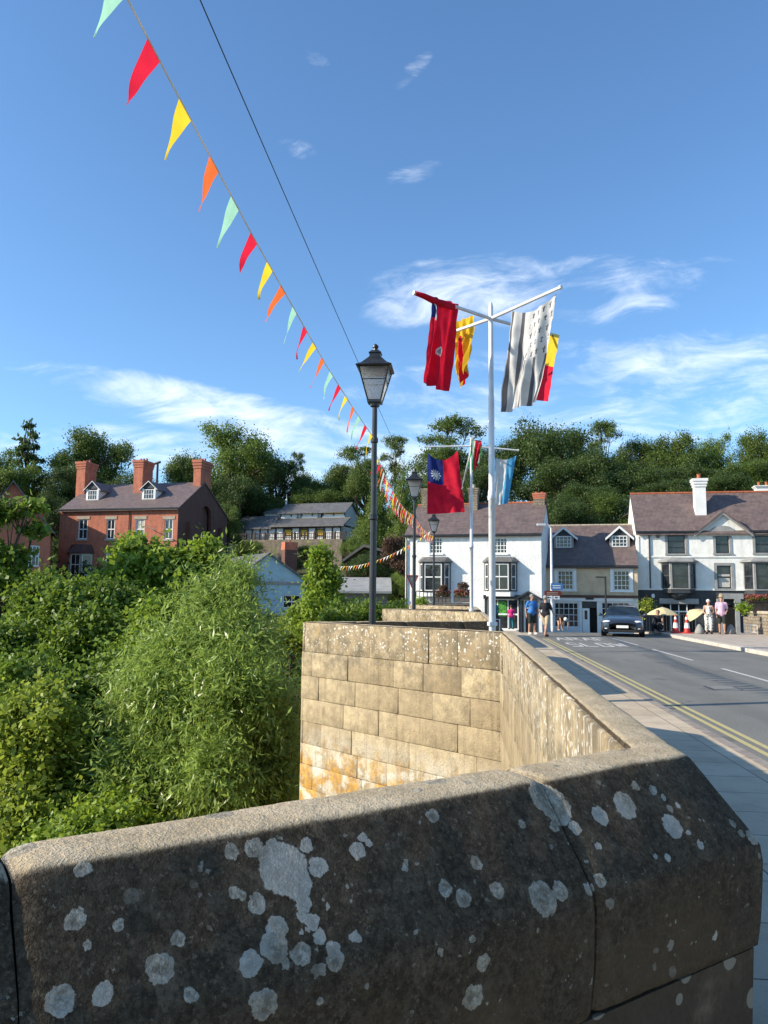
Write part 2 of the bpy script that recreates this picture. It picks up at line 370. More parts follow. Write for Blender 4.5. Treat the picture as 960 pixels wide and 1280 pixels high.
def sweep(name, st, prof, mat, parent, rough_amp, seed):
    V = []; ns = len(st); npf = len(prof)
    cs = Vector((.15, 1.02))
    for k, (q, m_, s_) in enumerate(st):
        edge = min(s_-st[0][2], st[-1][2]-s_)
        for (o_, z_) in prof:
            sh = Vector((o_, z_))
            if edge < .02: sh = sh.lerp(cs, (1-edge/.02)*.05)
            p = Vector((q.x+m_.x*sh.x, q.y+m_.y*sh.x, sh.y))
            if rough_amp:
                n_ = mnoise.noise_vector(p*3.1+Vector((seed, 0, 0)))*1.3+mnoise.noise_vector(p*11)*.6+mnoise.noise_vector(p*34)*.32
                p += n_*rough_amp
            V.append(p)
    Fc = []
    for a in range(ns-1):
        for b_ in range(npf-1):
            Fc.append((a*npf+b_, a*npf+b_+1, (a+1)*npf+b_+1, (a+1)*npf+b_))
        Fc.append((a*npf+npf-1, a*npf, (a+1)*npf, (a+1)*npf+npf-1))
    Fc.append(tuple(range(npf))); Fc.append(tuple((ns-1)*npf+k for k in reversed(range(npf))))
    me = bpy.data.meshes.new(name); me.from_pydata([tuple(v) for v in V], [], Fc); me.materials.append(M(mat))
    me.polygons.foreach_set('use_smooth', [True]*(len(Fc)-2)+[False]*2); me.update()
    return link(name, me, parent)
def cut(st, s0, s1):
    """stations between s0 and s1 with interpolated ends"""
    def ip(s_):
        for a, b_ in zip(st, st[1:]):
            if a[2] <= s_ <= b_[2]+1e-6:
                f_ = (s_-a[2])/max(1e-6, b_[2]-a[2]); return (a[0].lerp(b_[0], f_), a[1].lerp(b_[1], f_), s_)
        return st[0] if s_ < st[0][2] else st[-1]
    return [ip(s0), ip(s0+.006), ip(s0+.014)]+[x for x in st if s0+.018 < x[2] < s1-.018]+[ip(s1-.014), ip(s1-.006), ip(s1)]

# ---- weathered stone materials
def lichen_centres():
    out = []
    z1 = [(205,254,15),(186,383,20),(296,391,12),(216,441,10),(444,428,14),(401,501,27),(152,582,27),(257,566,19),(583,207,18),(636,198,20),(710,250,52),(740,285,34),(690,225,36),(765,193,15),(795,245,20),(587,312,13),(603,320,10),(642,341,20),(757,340,18),(755,372,12),(779,383,16),(693,400,22),(686,450,28),(626,488,23),(713,488,11),(754,466,20),(799,420,14),(832,450,15),(838,480,18),(888,425,12),(893,207,17),(922,190,9),(907,175,10),(660,592,26),(638,578,15),(478,566,13),(800,583,8),(816,350,6),(765,405,6),(752,413,5),(730,462,8),(808,500,10)]
    z2 = [(400,190,36),(428,215,40),(425,268,13),(540,240,20),(602,215,28),(628,165,11),(721,266,24),(760,282,7),(918,292,14),(478,268,14),(535,316,9),(790,313,9),(868,258,8),(399,445,32),(441,426,18),(516,420,14),(540,400,13),(230,356,15),(152,421,17),(198,447,18),(284,428,16),(54,370,9),(56,355,7),(343,262,10),(121,237,15),(733,213,7),(709,346,8),(676,340,7),(672,177,10),(700,196,7),(141,578,8),(222,551,7),(249,605,17),(226,696,24),(835,543,9),(748,627,6),(545,705,12),(740,592,8)]
    top = [(40,206,34),(545,118,30)]; top2 = [(590,76,20),(120,156,30),(78,178,12),(205,160,10),(430,118,10)]
    pr = [(x/2, 960+y/2, r/2, 0) for x, y, r in z1]+[(480+x/2, 900+y/2, r/2, 0) for x, y, r in z2]+[(x/2, 960+y/2, r/2, 1) for x, y, r in top]+[(480+x/2, 900+y/2, r/2, 1) for x, y, r in top2]
    n0 = Vector((dir0.y, -dir0.x, 0))            # towards the camera
    ch = Vector((.195, .15)).normalized()
    b0 = Vector((C1.x, C1.y, 0))
    pl_top = (Vector((0, 0, HP)), Vector((0, 0, 1)))
    pl_ch = (b0+n0*.143+Vector((0, 0, 1.236)), (n0*ch.x+Vector((0, 0, ch.y))))
    pl_v = (b0+n0*.288, n0)
    for (x, y, r, k) in pr:
        if k: p = onplane(x, y, *pl_top)
        else:
            p = onplane(x, y, *pl_ch)
            if p.z < 1.045: p = onplane(x, y, *pl_v)
        dist = (p-CAMP).dot(ray(640, 640).normalized()) if 0 else (p-CAMP).length
        out.append((p, r*dist/F*(1.15 if k == 0 else 1.2)))
    return out
def stone_material(name, dark, mode):
    """mode: 'cope' near coping with lichens, 'face' sunlit coursed masonry, 'inner' plain inner faces"""
    m, t, b = newmat(name); p = pos(t); s = t.sep(p)
    tone = t.add('ShaderNodeAttribute', _attribute_name='tone').outputs['Fac']
    big = t.noise(p, 1.6, 5, .6); mid = t.noise(p, 9, 6, .65); fine = t.noise(p, 60, 5, .7); grain = t.noise(p, 260, 2, .6)
    if mode == 'cope':
        c = t.mix(t.ramp(mid, .3, .7), (.44, .35, .22), (.60, .49, .33))
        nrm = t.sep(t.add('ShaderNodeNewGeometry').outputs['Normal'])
        c = t.mix(t.ramp(nrm[2], .72, .92, 1.0, 0.0), c, t.mix(mid, (.085, .064, .038), (.15, .115, .072)))  # sunlit top and shaded sides put into the colour by facing
        crust = t.math('MULTIPLY', t.ramp(nrm[2], .72, .93, 1.0, .10), t.ramp(t.noise(p, 5.5, 7, .68), .22, .46))  # dark crust, thinned on upward faces so the top looks sunlit
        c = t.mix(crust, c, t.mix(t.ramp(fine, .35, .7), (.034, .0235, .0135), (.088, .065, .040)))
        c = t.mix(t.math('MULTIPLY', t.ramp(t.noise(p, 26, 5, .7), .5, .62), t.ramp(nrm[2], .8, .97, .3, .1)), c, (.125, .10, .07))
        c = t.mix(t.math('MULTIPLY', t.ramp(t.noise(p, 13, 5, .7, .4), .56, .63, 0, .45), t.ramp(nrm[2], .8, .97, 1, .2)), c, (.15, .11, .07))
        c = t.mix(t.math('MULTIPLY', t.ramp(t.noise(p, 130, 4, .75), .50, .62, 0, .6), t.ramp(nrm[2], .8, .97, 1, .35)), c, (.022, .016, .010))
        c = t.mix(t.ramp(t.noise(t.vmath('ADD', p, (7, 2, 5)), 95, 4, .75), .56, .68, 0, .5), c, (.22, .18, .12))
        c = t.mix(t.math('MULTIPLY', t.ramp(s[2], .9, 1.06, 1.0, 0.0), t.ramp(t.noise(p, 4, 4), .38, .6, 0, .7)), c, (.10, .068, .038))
        wv = t.add('ShaderNodeTexNoise', Vector=p, Scale=55.0, Detail=4.0)
        pw = t.vmath('ADD', p, t.vmath('MULTIPLY', t.vmath('SUBTRACT', wv.outputs['Color'], (.5, .5, .5)), (.020, .020, .020)))
        wv2 = t.add('ShaderNodeTexNoise', Vector=p, Scale=180.0, Detail=2.0)
        pw = t.vmath('ADD', pw, t.vmath('MULTIPLY', t.vmath('SUBTRACT', wv2.outputs['Color'], (.5, .5, .5)), (.006, .006, .006)))
        d = None
        for (q, r) in LICH:
            e = t.math('MULTIPLY_ADD', t.vmath('DISTANCE', pw, tuple(q)), 1/r, 0.0)
            d = e if d is None else t.math('MINIMUM', d, e)
        big_l = t.ramp(d, .93, 1.02, 1.0, 0.0)
        v = t.add('ShaderNodeTexVoronoi', Vector=pw, Scale=26.0); rs = t.sep(v.outputs['Color'])
        rad = t.math('MULTIPLY', t.ramp(rs[0], .82, 1.02), .38)
        sm = t.math('MULTIPLY', t.math('LESS_THAN', v.outputs['Distance'], rad), t.ramp(big, .36, .6, .2, .8))
        v2 = t.add('ShaderNodeTexVoronoi', Vector=pw, Scale=85.0); r2 = t.sep(v2.outputs['Color'])
        sm2 = t.math('MULTIPLY', t.math('LESS_THAN', v2.outputs['Distance'], t.math('MULTIPLY', t.ramp(r2[0], .85, 1.0), .4)), t.ramp(mid, .45, .6, 0, .7))
        lic = t.math('MAXIMUM', big_l, t.math('MAXIMUM', sm, sm2))
        lc = t.mix(t.ramp(t.noise(p, 30, 4, .7), .3, .7), (.26, .225, .165), (.50, .455, .36))
        lc = t.mix(t.math('MULTIPLY', t.ramp(t.noise(p, 70, 5, .75), .42, .58), t.ramp(d, .25, 1.0, .85, .3)), lc, (.13, .105, .07))
        lc = t.mix(t.ramp(t.math('SINE', t.math('MULTIPLY', d, 17.0)), .2, 1.0, 0, .25), lc, (.16, .155, .135))
        lc = t.mix(t.ramp(t.noise(p, 160, 3, .6), .52, .62, 0, .5), lc, (.16, .16, .145))
        lc = t.mix(t.ramp(t.noise(p, 2.3, 2), .56, .6, 0, .45), lc, (.50, .48, .42))
        c = t.mix(t.math('MULTIPLY', lic, .92), c, lc)
        h = t.math('ADD', t.math('MULTIPLY', fine, 1.0), t.math('ADD', t.math('MULTIPLY', grain, .45), t.math('ADD', t.math('MULTIPLY', lic, .12), t.math('MULTIPLY', mid, 1.5))))
        fin(t, b, c, .92, t.bump(h, .9, .008), .2); return m
    if mode == 'face':
        c = t.mix(tone, (.33, .25, .145), (.55, .44, .27))
        c = t.mix(t.ramp(mid, .35, .75, 0, .6), c, (.22, .175, .115))
        c = t.mix(t.math('MULTIPLY', t.ramp(t.noise(p, 5, 6, .7), .38, .64), t.ramp(s[2], .0, 1.0, .22, .85)), c, (.15, .125, .085))
        lime = t.math('MULTIPLY', t.ramp(t.noise(p, 3.2, 7, .72), .42, .55), t.ramp(s[2], -.15, -.75, 0, .85))
        c = t.mix(lime, c, (.62, .58, .48))
        orange = t.math('MULTIPLY', t.math('MULTIPLY', t.ramp(t.noise(p, 2.6, 5, .6, .5), .42, .54), t.ramp(s[2], -.35, -.95, 0, .95)), t.ramp(t.noise(p, 20, 4, .7), .3, .5, .4, 1))
        c = t.mix(orange, c, t.mix(t.ramp(mid, .4, .6), (.62, .33, .04), (.40, .22, .06)))
        o2 = t.math('MULTIPLY', t.ramp(t.noise(t.vmath('ADD', p, (3.1, 1.2, 4)), 1.5, 4, .6), .62, .72), .6)
        c = t.mix(o2, c, (.42, .27, .06))
        stk = t.noise(t.vmath('MULTIPLY', p, (26, 26, 1.4)), 1.0, 6, .75)
        c = t.mix(t.math('MULTIPLY', t.ramp(stk, .52, .62), t.math('MULTIPLY', t.ramp(s[2], .4, 1.2, .12, .55), t.ramp(s[1], 9.0, 9.6, 1.0, .25))), c, (.60, .56, .47))
        c = t.mix(t.math('MULTIPLY', t.ramp(t.noise(t.vmath('MULTIPLY', t.vmath('ADD', p, (9, 3, 0)), (12, 12, .8)), 1.0, 5, .7), .5, .72), .45), c, (.16, .12, .07))
        wq = t.add('ShaderNodeTexNoise', Vector=p, Scale=40.0, Detail=3.0)
        pq = t.vmath('ADD', p, t.vmath('MULTIPLY', t.vmath('SUBTRACT', wq.outputs['Color'], (.5, .5, .5)), (.05, .05, .05)))
        c = t.mix(t.ramp(fine, .42, .66, 0, .4), c, (.17, .13, .08))
        v = t.add('ShaderNodeTexVoronoi', Vector=pq, Scale=27.0); rs = t.sep(v.outputs['Color'])
        spk = t.math('MULTIPLY', t.math('LESS_THAN', v.outputs['Distance'], t.math('MULTIPLY', t.ramp(rs[0], .2, 1.0), .46)), t.math('MULTIPLY', t.ramp(s[2], .66, 1.05, 0, .9), t.ramp(t.noise(p, 4, 5, .7), .38, .52)))
        c = t.mix(spk, c, (.66, .64, .57))
        h = t.math('ADD', t.math('MULTIPLY', fine, .8), t.math('MULTIPLY', mid, 1.4))
        fin(t, b, c, .92, t.bump(h, 1.0, .016), .2); return m
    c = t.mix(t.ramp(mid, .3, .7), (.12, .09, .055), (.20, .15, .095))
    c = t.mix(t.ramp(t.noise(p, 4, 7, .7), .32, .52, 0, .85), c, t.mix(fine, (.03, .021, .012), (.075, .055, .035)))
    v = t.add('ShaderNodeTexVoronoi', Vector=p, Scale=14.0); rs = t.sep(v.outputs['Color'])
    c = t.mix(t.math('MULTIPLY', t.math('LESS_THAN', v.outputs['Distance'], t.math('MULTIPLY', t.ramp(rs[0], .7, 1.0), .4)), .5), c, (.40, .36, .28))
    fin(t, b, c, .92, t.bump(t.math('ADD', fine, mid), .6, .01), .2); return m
LICH = lichen_centres()
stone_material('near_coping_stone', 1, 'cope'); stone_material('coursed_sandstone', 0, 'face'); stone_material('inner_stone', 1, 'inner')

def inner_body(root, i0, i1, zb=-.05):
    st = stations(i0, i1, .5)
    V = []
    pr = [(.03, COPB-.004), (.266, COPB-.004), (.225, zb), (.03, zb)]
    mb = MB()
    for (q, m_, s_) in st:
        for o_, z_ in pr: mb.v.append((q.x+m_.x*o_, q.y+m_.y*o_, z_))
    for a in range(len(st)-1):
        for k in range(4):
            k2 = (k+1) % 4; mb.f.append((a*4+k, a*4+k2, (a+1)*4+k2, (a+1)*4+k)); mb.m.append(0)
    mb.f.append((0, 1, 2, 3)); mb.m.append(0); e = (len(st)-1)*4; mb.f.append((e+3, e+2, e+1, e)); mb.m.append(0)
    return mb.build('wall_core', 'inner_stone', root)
ZC = [.797, .44, .10, -.235, -.56, -.86, -1.20, -1.55, -1.9, -2.3, -2.75, -3.2, -3.7, -4.3, -5.0, -5.8, -7.5]
def masonry(root, a, b_, zs, name='masonry', fat=0.0, wmin=.5, wmax=1.25, seed=1, off_n=0.0):
    """coursed blocks on the outer face between 2D points a,b (outer normal is left of travel)"""
    rg = random.Random(seed); d = (b_-a); L = d.length; d = d.normalized(); n = Vector((-d.y, d.x))
    V = []; Fc = []; tn = []
    def P(s_, z_, o_): return (a.x+d.x*s_+n.x*o_, a.y+d.y*s_+n.y*o_, z_)
    for z1, z0 in zip(zs, zs[1:]):
        s_ = -rg.uniform(0, .5)
        while s_ < L:
            w_ = rg.uniform(wmin, wmax)*(1 if z1 > -1.0 else .75); e = min(s_+w_, L+fat); a0 = max(s_, -fat)
            if e-a0 < .12 and e < L: s_ = e; continue
            g = rg.uniform(.001, .0035); o_ = off_n+rg.uniform(-.006, .010); bv = .006; tt = rg.random()**.8*(.25 if rg.random() < .14 else 1)
            jj = [rg.uniform(-.005, .005) for _ in range(8)]
            i = len(V)
            V += [P(a0+g, z0+g, off_n-.06), P(e-g, z0+g, off_n-.06), P(e-g, z1-g, off_n-.06), P(a0+g, z1-g, off_n-.06),
                  P(a0+g, z0+g, o_-bv), P(e-g, z0+g, o_-bv), P(e-g, z1-g, o_-bv), P(a0+g, z1-g, o_-bv),
                  P(a0+g+bv+abs(jj[0]), z0+g+bv+abs(jj[1]), o_), P(e-g-bv-abs(jj[2]), z0+g+bv+abs(jj[3]), o_+jj[0]), P(e-g-bv-abs(jj[4]), z1-g-bv-abs(jj[5]), o_+jj[1]), P(a0+g+bv+abs(jj[6]), z1-g-bv-abs(jj[7]), o_+jj[2])]
            for f_ in ((0, 1, 5, 4), (1, 2, 6, 5), (2, 3, 7, 6), (3, 0, 4, 7), (4, 5, 9, 8), (5, 6, 10, 9), (6, 7, 11, 10), (7, 4, 8, 11), (8, 9, 10, 11), (3, 2, 1, 0)):
                Fc.append(tuple(i+k for k in f_)); tn.append(tt)
            s_ = e
    return mesh_np(name, V, Fc, 'coursed_sandstone', root, tn)

def wall_thing(name, label, i0, i1):
    return empty(name, (0, 0, 0), label, 'wall')
# near parapet: foreground wall and the straight run to the first refuge
wA = empty('stone_parapet', (0, 0, 0), 'dark weathered stone parapet covered in pale lichen spots, nearest in the foreground', 'wall')
stA = stations(0, 2, .017)
LA = (C1-P0).length
def s_at(px, py):
    p = onz(px, py, HP); v = Vector((p.x, p.y))-P0; return v.dot(dir0)
sJ = s_at(655, 968); sL = s_at(8, 1078)
# joints near the camera get finely divided stones; far ones coarser
cuts = [sL-1.2, sL, sJ, LA+1.05]
for a, b_ in zip(cuts, cuts[1:]):
    if b_ <= 0: continue
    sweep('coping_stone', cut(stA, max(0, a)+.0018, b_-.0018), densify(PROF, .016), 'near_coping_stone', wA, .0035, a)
stA2 = stations(0, 2, .08); s_ = LA+1.05; totA = stA[-1][2]
while s_ < totA-.05:
    e = min(totA, s_+rnd.uniform(.85, 1.3)); e = totA if totA-e < .4 else e
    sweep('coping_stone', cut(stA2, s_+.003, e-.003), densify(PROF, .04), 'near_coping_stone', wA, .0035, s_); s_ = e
inner_body(wA, 0, 2)
masonry(wA, C1, C2, [1.236]+ZC, 'outer_masonry', 0, .6, 1.3, 3, .014)
def refuge_wall(i0, i1, label, seed, full=True):
    r = empty('stone_parapet', (0, 0, 0), label, 'wall')
    st = stations(i0, i1, .1); tot = st[-1][2]; s_ = 0
    while s_ < tot-.05:
        e = min(tot, s_+rnd.uniform(.8, 1.4)); e = tot if tot-e < .45 else e
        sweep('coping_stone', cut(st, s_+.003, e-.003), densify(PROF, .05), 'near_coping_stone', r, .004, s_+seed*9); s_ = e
    inner_body(r, i0, i1)
    for i in range(i0, i1):
        masonry(r, FULL[i], FULL[i+1], [1.236]+ZC, 'outer_masonry', .012 if full else 0, .36, 1.2, seed*5+i, .014)
    return r
refuge_wall(2, 4, 'sunlit sandstone parapet with orange stained lower courses, below the nearest lamp post', 2)
refuge_wall(4, 5, 'straight stone parapet just beyond the foot of the taller flagpole', 3)
refuge_wall(5, 7, 'smaller sunlit parapet of pale stone, below the smaller flagpole', 4)
refuge_wall(7, 8, 'straight far stone parapet beyond the smaller flagpole', 5)
refuge_wall(8, 10, 'farthest refuge parapet of the bridge before the white cottage', 6)

# deck and refuge floors (setting)
mb = MB()
def slab(poly, z0, z1): mb.prism([(p.x, p.y) for p in poly], z0, z1, 0, axis='z')
mottle('bridge_mass', (.20, .17, .12), (.12, .10, .07), 2, .95, .5)
slab([Vector((.5, -14)), Vector((14.6, -14)), Vector((14.6, 40)), Vector((.5, 40))], -7.5, -.12)
inn = lambda v: v
slab([P0+Vector((.1, -3)), P0+Vector((.3, .05)), C1+Vector((.08, -.05)), C1+Vector((.08, -6))], -7.5, -.12)
for k in (0, 1, 2):
    c2 = (C2, C4, C6)[k]; tt = (T1, T2, T3)[k]; c3 = (C3, C5, C7)[k]
    slab([c2+Vector((.1, .05)), c3+Vector((.1, -.05)), tt+Vector((.12, 0))], -7.5, -.12)
mb.build('bridge_deck', 'bridge_mass')['kind'] = 'structure'

# ---- pavement, kerbs, road
def ground_mat(name, c1, c2, kind):
    m, t, b = newmat(name); p = pos(t); s = t.sep(p)
    n1 = t.noise(p, .7, 5, .6); n2 = t.noise(p, 45, 4, .7); n3 = t.noise(p, 220, 2, .5)
    c = t.mix(t.ramp(n1, .3, .7), c1, c2)
    if kind == 'slab':
        br = t.add('ShaderNodeTexBrick', Vector=t.comb(s[1], s[0], 0.0), Scale=1.0); br.offset = .5
        br.inputs['Color1'].default_value = c1+(1,); br.inputs['Color2'].default_value = c2+(1,); br.inputs['Mortar'].default_value = (.09, .075, .055, 1)
        br.inputs['Mortar Size'].default_value = .006; br.inputs['Brick Width'].default_value = .62; br.inputs['Row Height'].default_value = 5.0 if 0 else .92
        c = t.mix(t.ramp(t.noise(p, 2.2, 6, .65), .4, .7, 0, .45), br.outputs['Color'], tuple(x*.62 for x in c1))
        c = t.mix(t.ramp(n2, .5, .7, 0, .25), c, tuple(x*.5 for x in c1))
    if kind == 'road':
        c = t.mix(t.ramp(n2, .35, .7, 0, .6), c, tuple(x*1.5 for x in c2))
        c = t.mix(t.ramp(t.noise(t.vmath('MULTIPLY', p, (1.2, .12, 1)), 1.0, 4, .6), .45, .7, 0, .4), c, tuple(x*.72 for x in c1))
        c = t.mix(t.ramp(t.noise(t.vmath('ADD', p, (5, 0, 0)), 1.1, 2, .5), .66, .68, 0, .5), c, tuple(x*.6 for x in c1))
    h = t.math('ADD', n2, t.math('MULTIPLY', n3, .6))
    fin(t, b, c, .85, t.bump(h, .35, .006), .3); return m
ground_mat('paving_slabs', (.46, .375, .26), (.56, .465, .335), 'slab')
ground_mat('asphalt', (.135, .134, .118), (.17, .168, .15), 'road')
ground_mat('pink_paving', (.42, .36, .29), (.50, .43, .35), 'slab')
mottle('kerb_stone', (.34, .30, .25), (.22, .19, .16), 5, .85, .3)
mottle('kerb_pale', (.56, .50, .43), (.42, .37, .31), 5, .85, .3)
mottle('line_yellow', (.52, .45, .20), (.40, .35, .17), 30, .8, .2)
mottle('line_white', (.62, .61, .58), (.42, .41, .39), 25, .8, .2)
def zr(x, y):
    """height of the road and the square beyond the bridge"""
    k = min(1, max(0, (y-39)/12)); k = k*k*(3-2*k)
    return -.62*k
RZ = -.10
def strip(name, x0, x1, y0, y1, dz, mat, step=1.0, parent=None, thick=.08, ycurve=None):
    mb = MB(); n = max(1, int((y1-y0)/step))
    def fn(u, v):
        y = y0+(y1-y0)*u; sx = x0 if v < .5 else x1
        return (sx+(ycurve(y) if ycurve else 0), y, zr(sx, y)+dz)
    i0 = len(mb.v)
    for k in range(n+1):
        y = y0+(y1-y0)*k/n; c_ = ycurve(y) if ycurve else 0
        for (xx, zz_) in ((x0, dz-thick), (x0, dz), (x1, dz), (x1, dz-thick)): mb.v.append((xx+c_, y, zr(xx, y)+zz_))
    for k in range(n):
        for j in range(3):
            a = i0+k*4+j; mb.f.append((a, a+1, a+5, a+4)); mb.m.append(0)
    mb.f.append((i0, i0+3, i0+2, i0+1)); mb.m.append(0); e = i0+n*4; mb.f.append((e, e+1, e+2, e+3)); mb.m.append(0)
    return mb.build(name, mat, parent)
KX = 3.12
o = strip('pavement', .52, KX-.15, -14, 37, 0.0, 'paving_slabs', 1.0, None, .12); o['kind'] = 'structure'
mb = MB()
for k in (0, 1, 2):
    c2 = (C2, C4, C6)[k]; tt = (T1, T2, T3)[k]; c3 = (C3, C5, C7)[k]
    mb.prism([(c2.x+.15, c2.y+.1), (c3.x+.15, c3.y-.1), (tt.x+.2, tt.y)], -.12, -.004, 0, axis='z')
mb.prism([(P0.x+.4, P0.y-2), (P0.x+.35, P0.y+.02), (C1.x+.1, C1.y-.1), (C1.x+.1, -6)], -.12, -.004, 0, axis='z')
o = mb.build('refuge_floor', 'paving_slabs'); o['kind'] = 'structure'
def kerb_run(name, x0, x1, y0, y1, z1, mat, curve=None, L=.92):
    mb = MB(); y = y0
    while y < y1:
        e = min(y+L, y1); c0 = curve(y) if curve else 0; c1 = curve(e) if curve else 0; za = zr(0, y); zb = zr(0, e); g = .004; i = len(mb.v)
        for (yy, cc, z_) in ((y+g, c0, za), (e-g, c1, zb)):
            mb.v += [(x0+cc, yy, z_+RZ-.05), (x0+cc, yy, z_+z1), (x1-.015+cc, yy, z_+z1), (x1+cc, yy, z_+z1-.015), (x1+cc, yy, z_+RZ-.05)]
        for k in range(5):
            k2 = (k+1) % 5; mb.f.append((i+k, i+k2, i+5+k2, i+5+k)); mb.m.append(0)
        mb.f += [(i+4, i+3, i+2, i+1, i), (i+5, i+6, i+7, i+8, i+9)]; mb.m += [0, 0]
        y = e
    o = mb.build(name, mat); o['kind'] = 'structure'; return o
kerb_run('kerb', KX-.146, KX, -14, 37, .004, 'kerb_stone')
rk = lambda y: 0 if y < 37 else (y-37)**1.5*.45
# road sheet: one wide asphalt surface, bridge and square
mb = MB(); xs = [KX-.1, 6, 9.6]; 
def zroad(x, y): return zr(x, y)+RZ+.03*max(0, 1-abs(x-6.45)/3.3)
NX, NY = 24, 70
mb.grid(lambda u, v: (KX-.02+(9.55-KX)*u, -14+(39.0+14)*v, zroad(KX+(9.5-KX)*u, -14+53*v)), 12, 53)
mb.build('road', 'asphalt')['kind'] = 'structure'
mb = MB(); mb.grid(lambda u, v: (-16+80*u, 38.99+(v*13.5), zroad(-16+80*u, 38.99+v*13.5)), 40, 14)
mb.build('street', 'asphalt')['kind'] = 'structure'
kerb_run('kerb', 9.50, 9.80, -14, 39.5, .03, 'kerb_pale', None, 1.3)
strip('pavement', 9.804, 14.24, -14, 39.5, .02, 'pink_paving', 1.0, None, .13)['kind'] = 'structure'
strip('pavement', 9.5, 26, 39.5, 44.5, .02, 'pink_paving', .5, None, .2)['kind'] = 'structure'
strip('pavement', -12, KX-.4, 37.0, 39.2, .0, 'paving_slabs', 1.0, None, .12)['kind'] = 'structure'
def paint(name, polys, mat, z=.005):
    mb = MB()
    for pl_ in polys:
        pts = []
        for (x, y) in pl_: pts.append((x, y, zroad(x, y)+z))
        mb.face(pts)
    o = mb.build(name, mat); o['kind'] = 'structure'; return o
def seg_rects(x0, x1, y0, y1, st=1.0):
    out = []; y = y0
    while y < y1-1e-6:
        e = min(math.floor(y/st+1e-6)*st+st, y1); out.append([(x0, y), (x1, y), (x1, e), (x0, e)]); y = e
    return out
paint('yellow_lines', seg_rects(3.40, 3.475, -14, 34)+seg_rects(3.56, 3.635, -14, 34), 'line_yellow')
dsh = []
for (a, b_) in (((776, 798), (811, 807)), ((826, 812), (880, 826)), ((912, 836), (975, 853))):
    y1 = onz(*a, -.07).y; y0 = onz(*b_, -.07).y; dsh += seg_rects(6.42, 6.52, y0, y1)
dsh += seg_rects(6.42, 6.52, 9, 12)+seg_rects(6.42, 6.52, 3, 6)
paint('centre_line', dsh, 'line_white')
# painted words on the lane, drawn as strokes
GL = {'A': [((0, 0), (.5, 1)), ((.5, 1), (1, 0)), ((.2, .4), (.8, .4))], 'R': [((0, 0), (0, 1)), ((0, 1), (.9, .95)), ((.9, .95), (.9, .55)), ((.9, .55), (0, .5)), ((.35, .5), (1, 0))],
      'F': [((0, 0), (0, 1)), ((0, 1), (1, 1)), ((0, .55), (.75, .55))], 'S': [((1, .85), (.8, 1)), ((.8, 1), (.1, 1)), ((.1, 1), (.1, .55)), ((.1, .55), (.9, .45)), ((.9, .45), (.9, 0)), ((.9, 0), (0, 0))],
      'L': [((0, 1), (0, 0)), ((0, 0), (.9, 0))], 'O': [((.1, 0), (.1, 1)), ((.1, 1), (.9, 1)), ((.9, 1), (.9, 0)), ((.9, 0), (.1, 0))], 'W': [((0, 1), (.25, 0)), ((.25, 0), (.5, .8)), ((.5, .8), (.75, 0)), ((.75, 0), (1, 1))]}
pz = []
for word, y0, hh in (('SLOW', 28.6, 2.2), ('ARAF', 32.6, 2.2)):
    for k, ch_ in enumerate(word):
        for (a, b_) in GL[ch_]:
            p = Vector((3.95+k*.55+a[0]*.4, y0+a[1]*hh)); q = Vector((3.95+k*.55+b_[0]*.4, y0+b_[1]*hh)); d = (q-p)
            wd = Vector((.05, 0)) if abs(d.x) < abs(d.y) else Vector((0, .16))
            pz.append([tuple(p-wd), tuple(q-wd), tuple(q+wd), tuple(p+wd)])
paint('road_lettering', pz, 'line_white', .009)
# right-hand parapet of the bridge, end piece in view
rp = empty('stone_parapet', (14.25, 0, 0), 'low sunlit rubble stone wall at right edge behind the pavement, flowers on top', 'wall')
mb = MB(); mb.box(0, .4, -14, 40.6, -.2, .98)
mb.build('wall_body', 'rubble', rp)
mb = MB()
y = -14
while y < 40.5:
    mb.box(-.04, .44, y+.004, min(y+1.0, 40.64)-.004, .982, 1.12); y += 1.0
mb.build('coping', 'sandstone_trim', rp, bevel=.03)
mb = MB(); mb.box(0, .39, 40.7, 41.3, -.2, .8); mb.build('end_pier', 'rubble', rp, bevel=.05)

# ---- terrain (one sheet to the horizon) and river
def hterr(x, y):
    def ss(a, b_, v): k = min(1, max(0, (v-a)/(b_-a))); return k*k*(3-2*k)
    far = ss(38, 46, y+max(0, -x-6)*-.35)            # far bank, slanting away on the left
    z = -8.2+(8.2-.85)*far
    if x < -6: z = -8.2+(8.2+1.6*ss(0, 25, -x-10))*ss(44, 66, y-0*x)-.85*ss(60, 44, y)
    z += 13*ss(66, 130, y)+3*ss(130, 400, y)
    z += 1.2*mnoise.noise(Vector((x*.03, y*.03, 0)))*ss(60, 90, y)
    if y < -20: z = -8.2+7*ss(-20, -60, y)
    if x > 14 and y < 39: z = -8.2+0*x
    return z
mb = MB()
def tx(u): return math.copysign(abs(u*2-1)**2.2*900, u*2-1)
def ty(v):
    k = v*2-1; return 40+math.copysign(abs(k)**2.2*1100, k)
mb.grid(lambda u, v: (tx(u), ty(v), hterr(tx(u), ty(v))), 110, 130)
mottle('meadow', (.045, .06, .02), (.09, .085, .04), .8, .95, .6, 6, dist=.1)
tag(mb.build('ground', 'meadow', smooth=True), None, None, None, 'structure')
m, t, b = newmat('river_water'); fin(t, b, (.02, .018, .01), .08, t.bump(t.noise(pos(t), 2.5, 4), .3, .05), .5)
mb = MB(); mb.face([(-140, -30, -7.6), (60, -30, -7.6), (60, 52, -7.6), (-140, 52, -7.6)]); mb.build('river', 'river_water')['kind'] = 'structure'
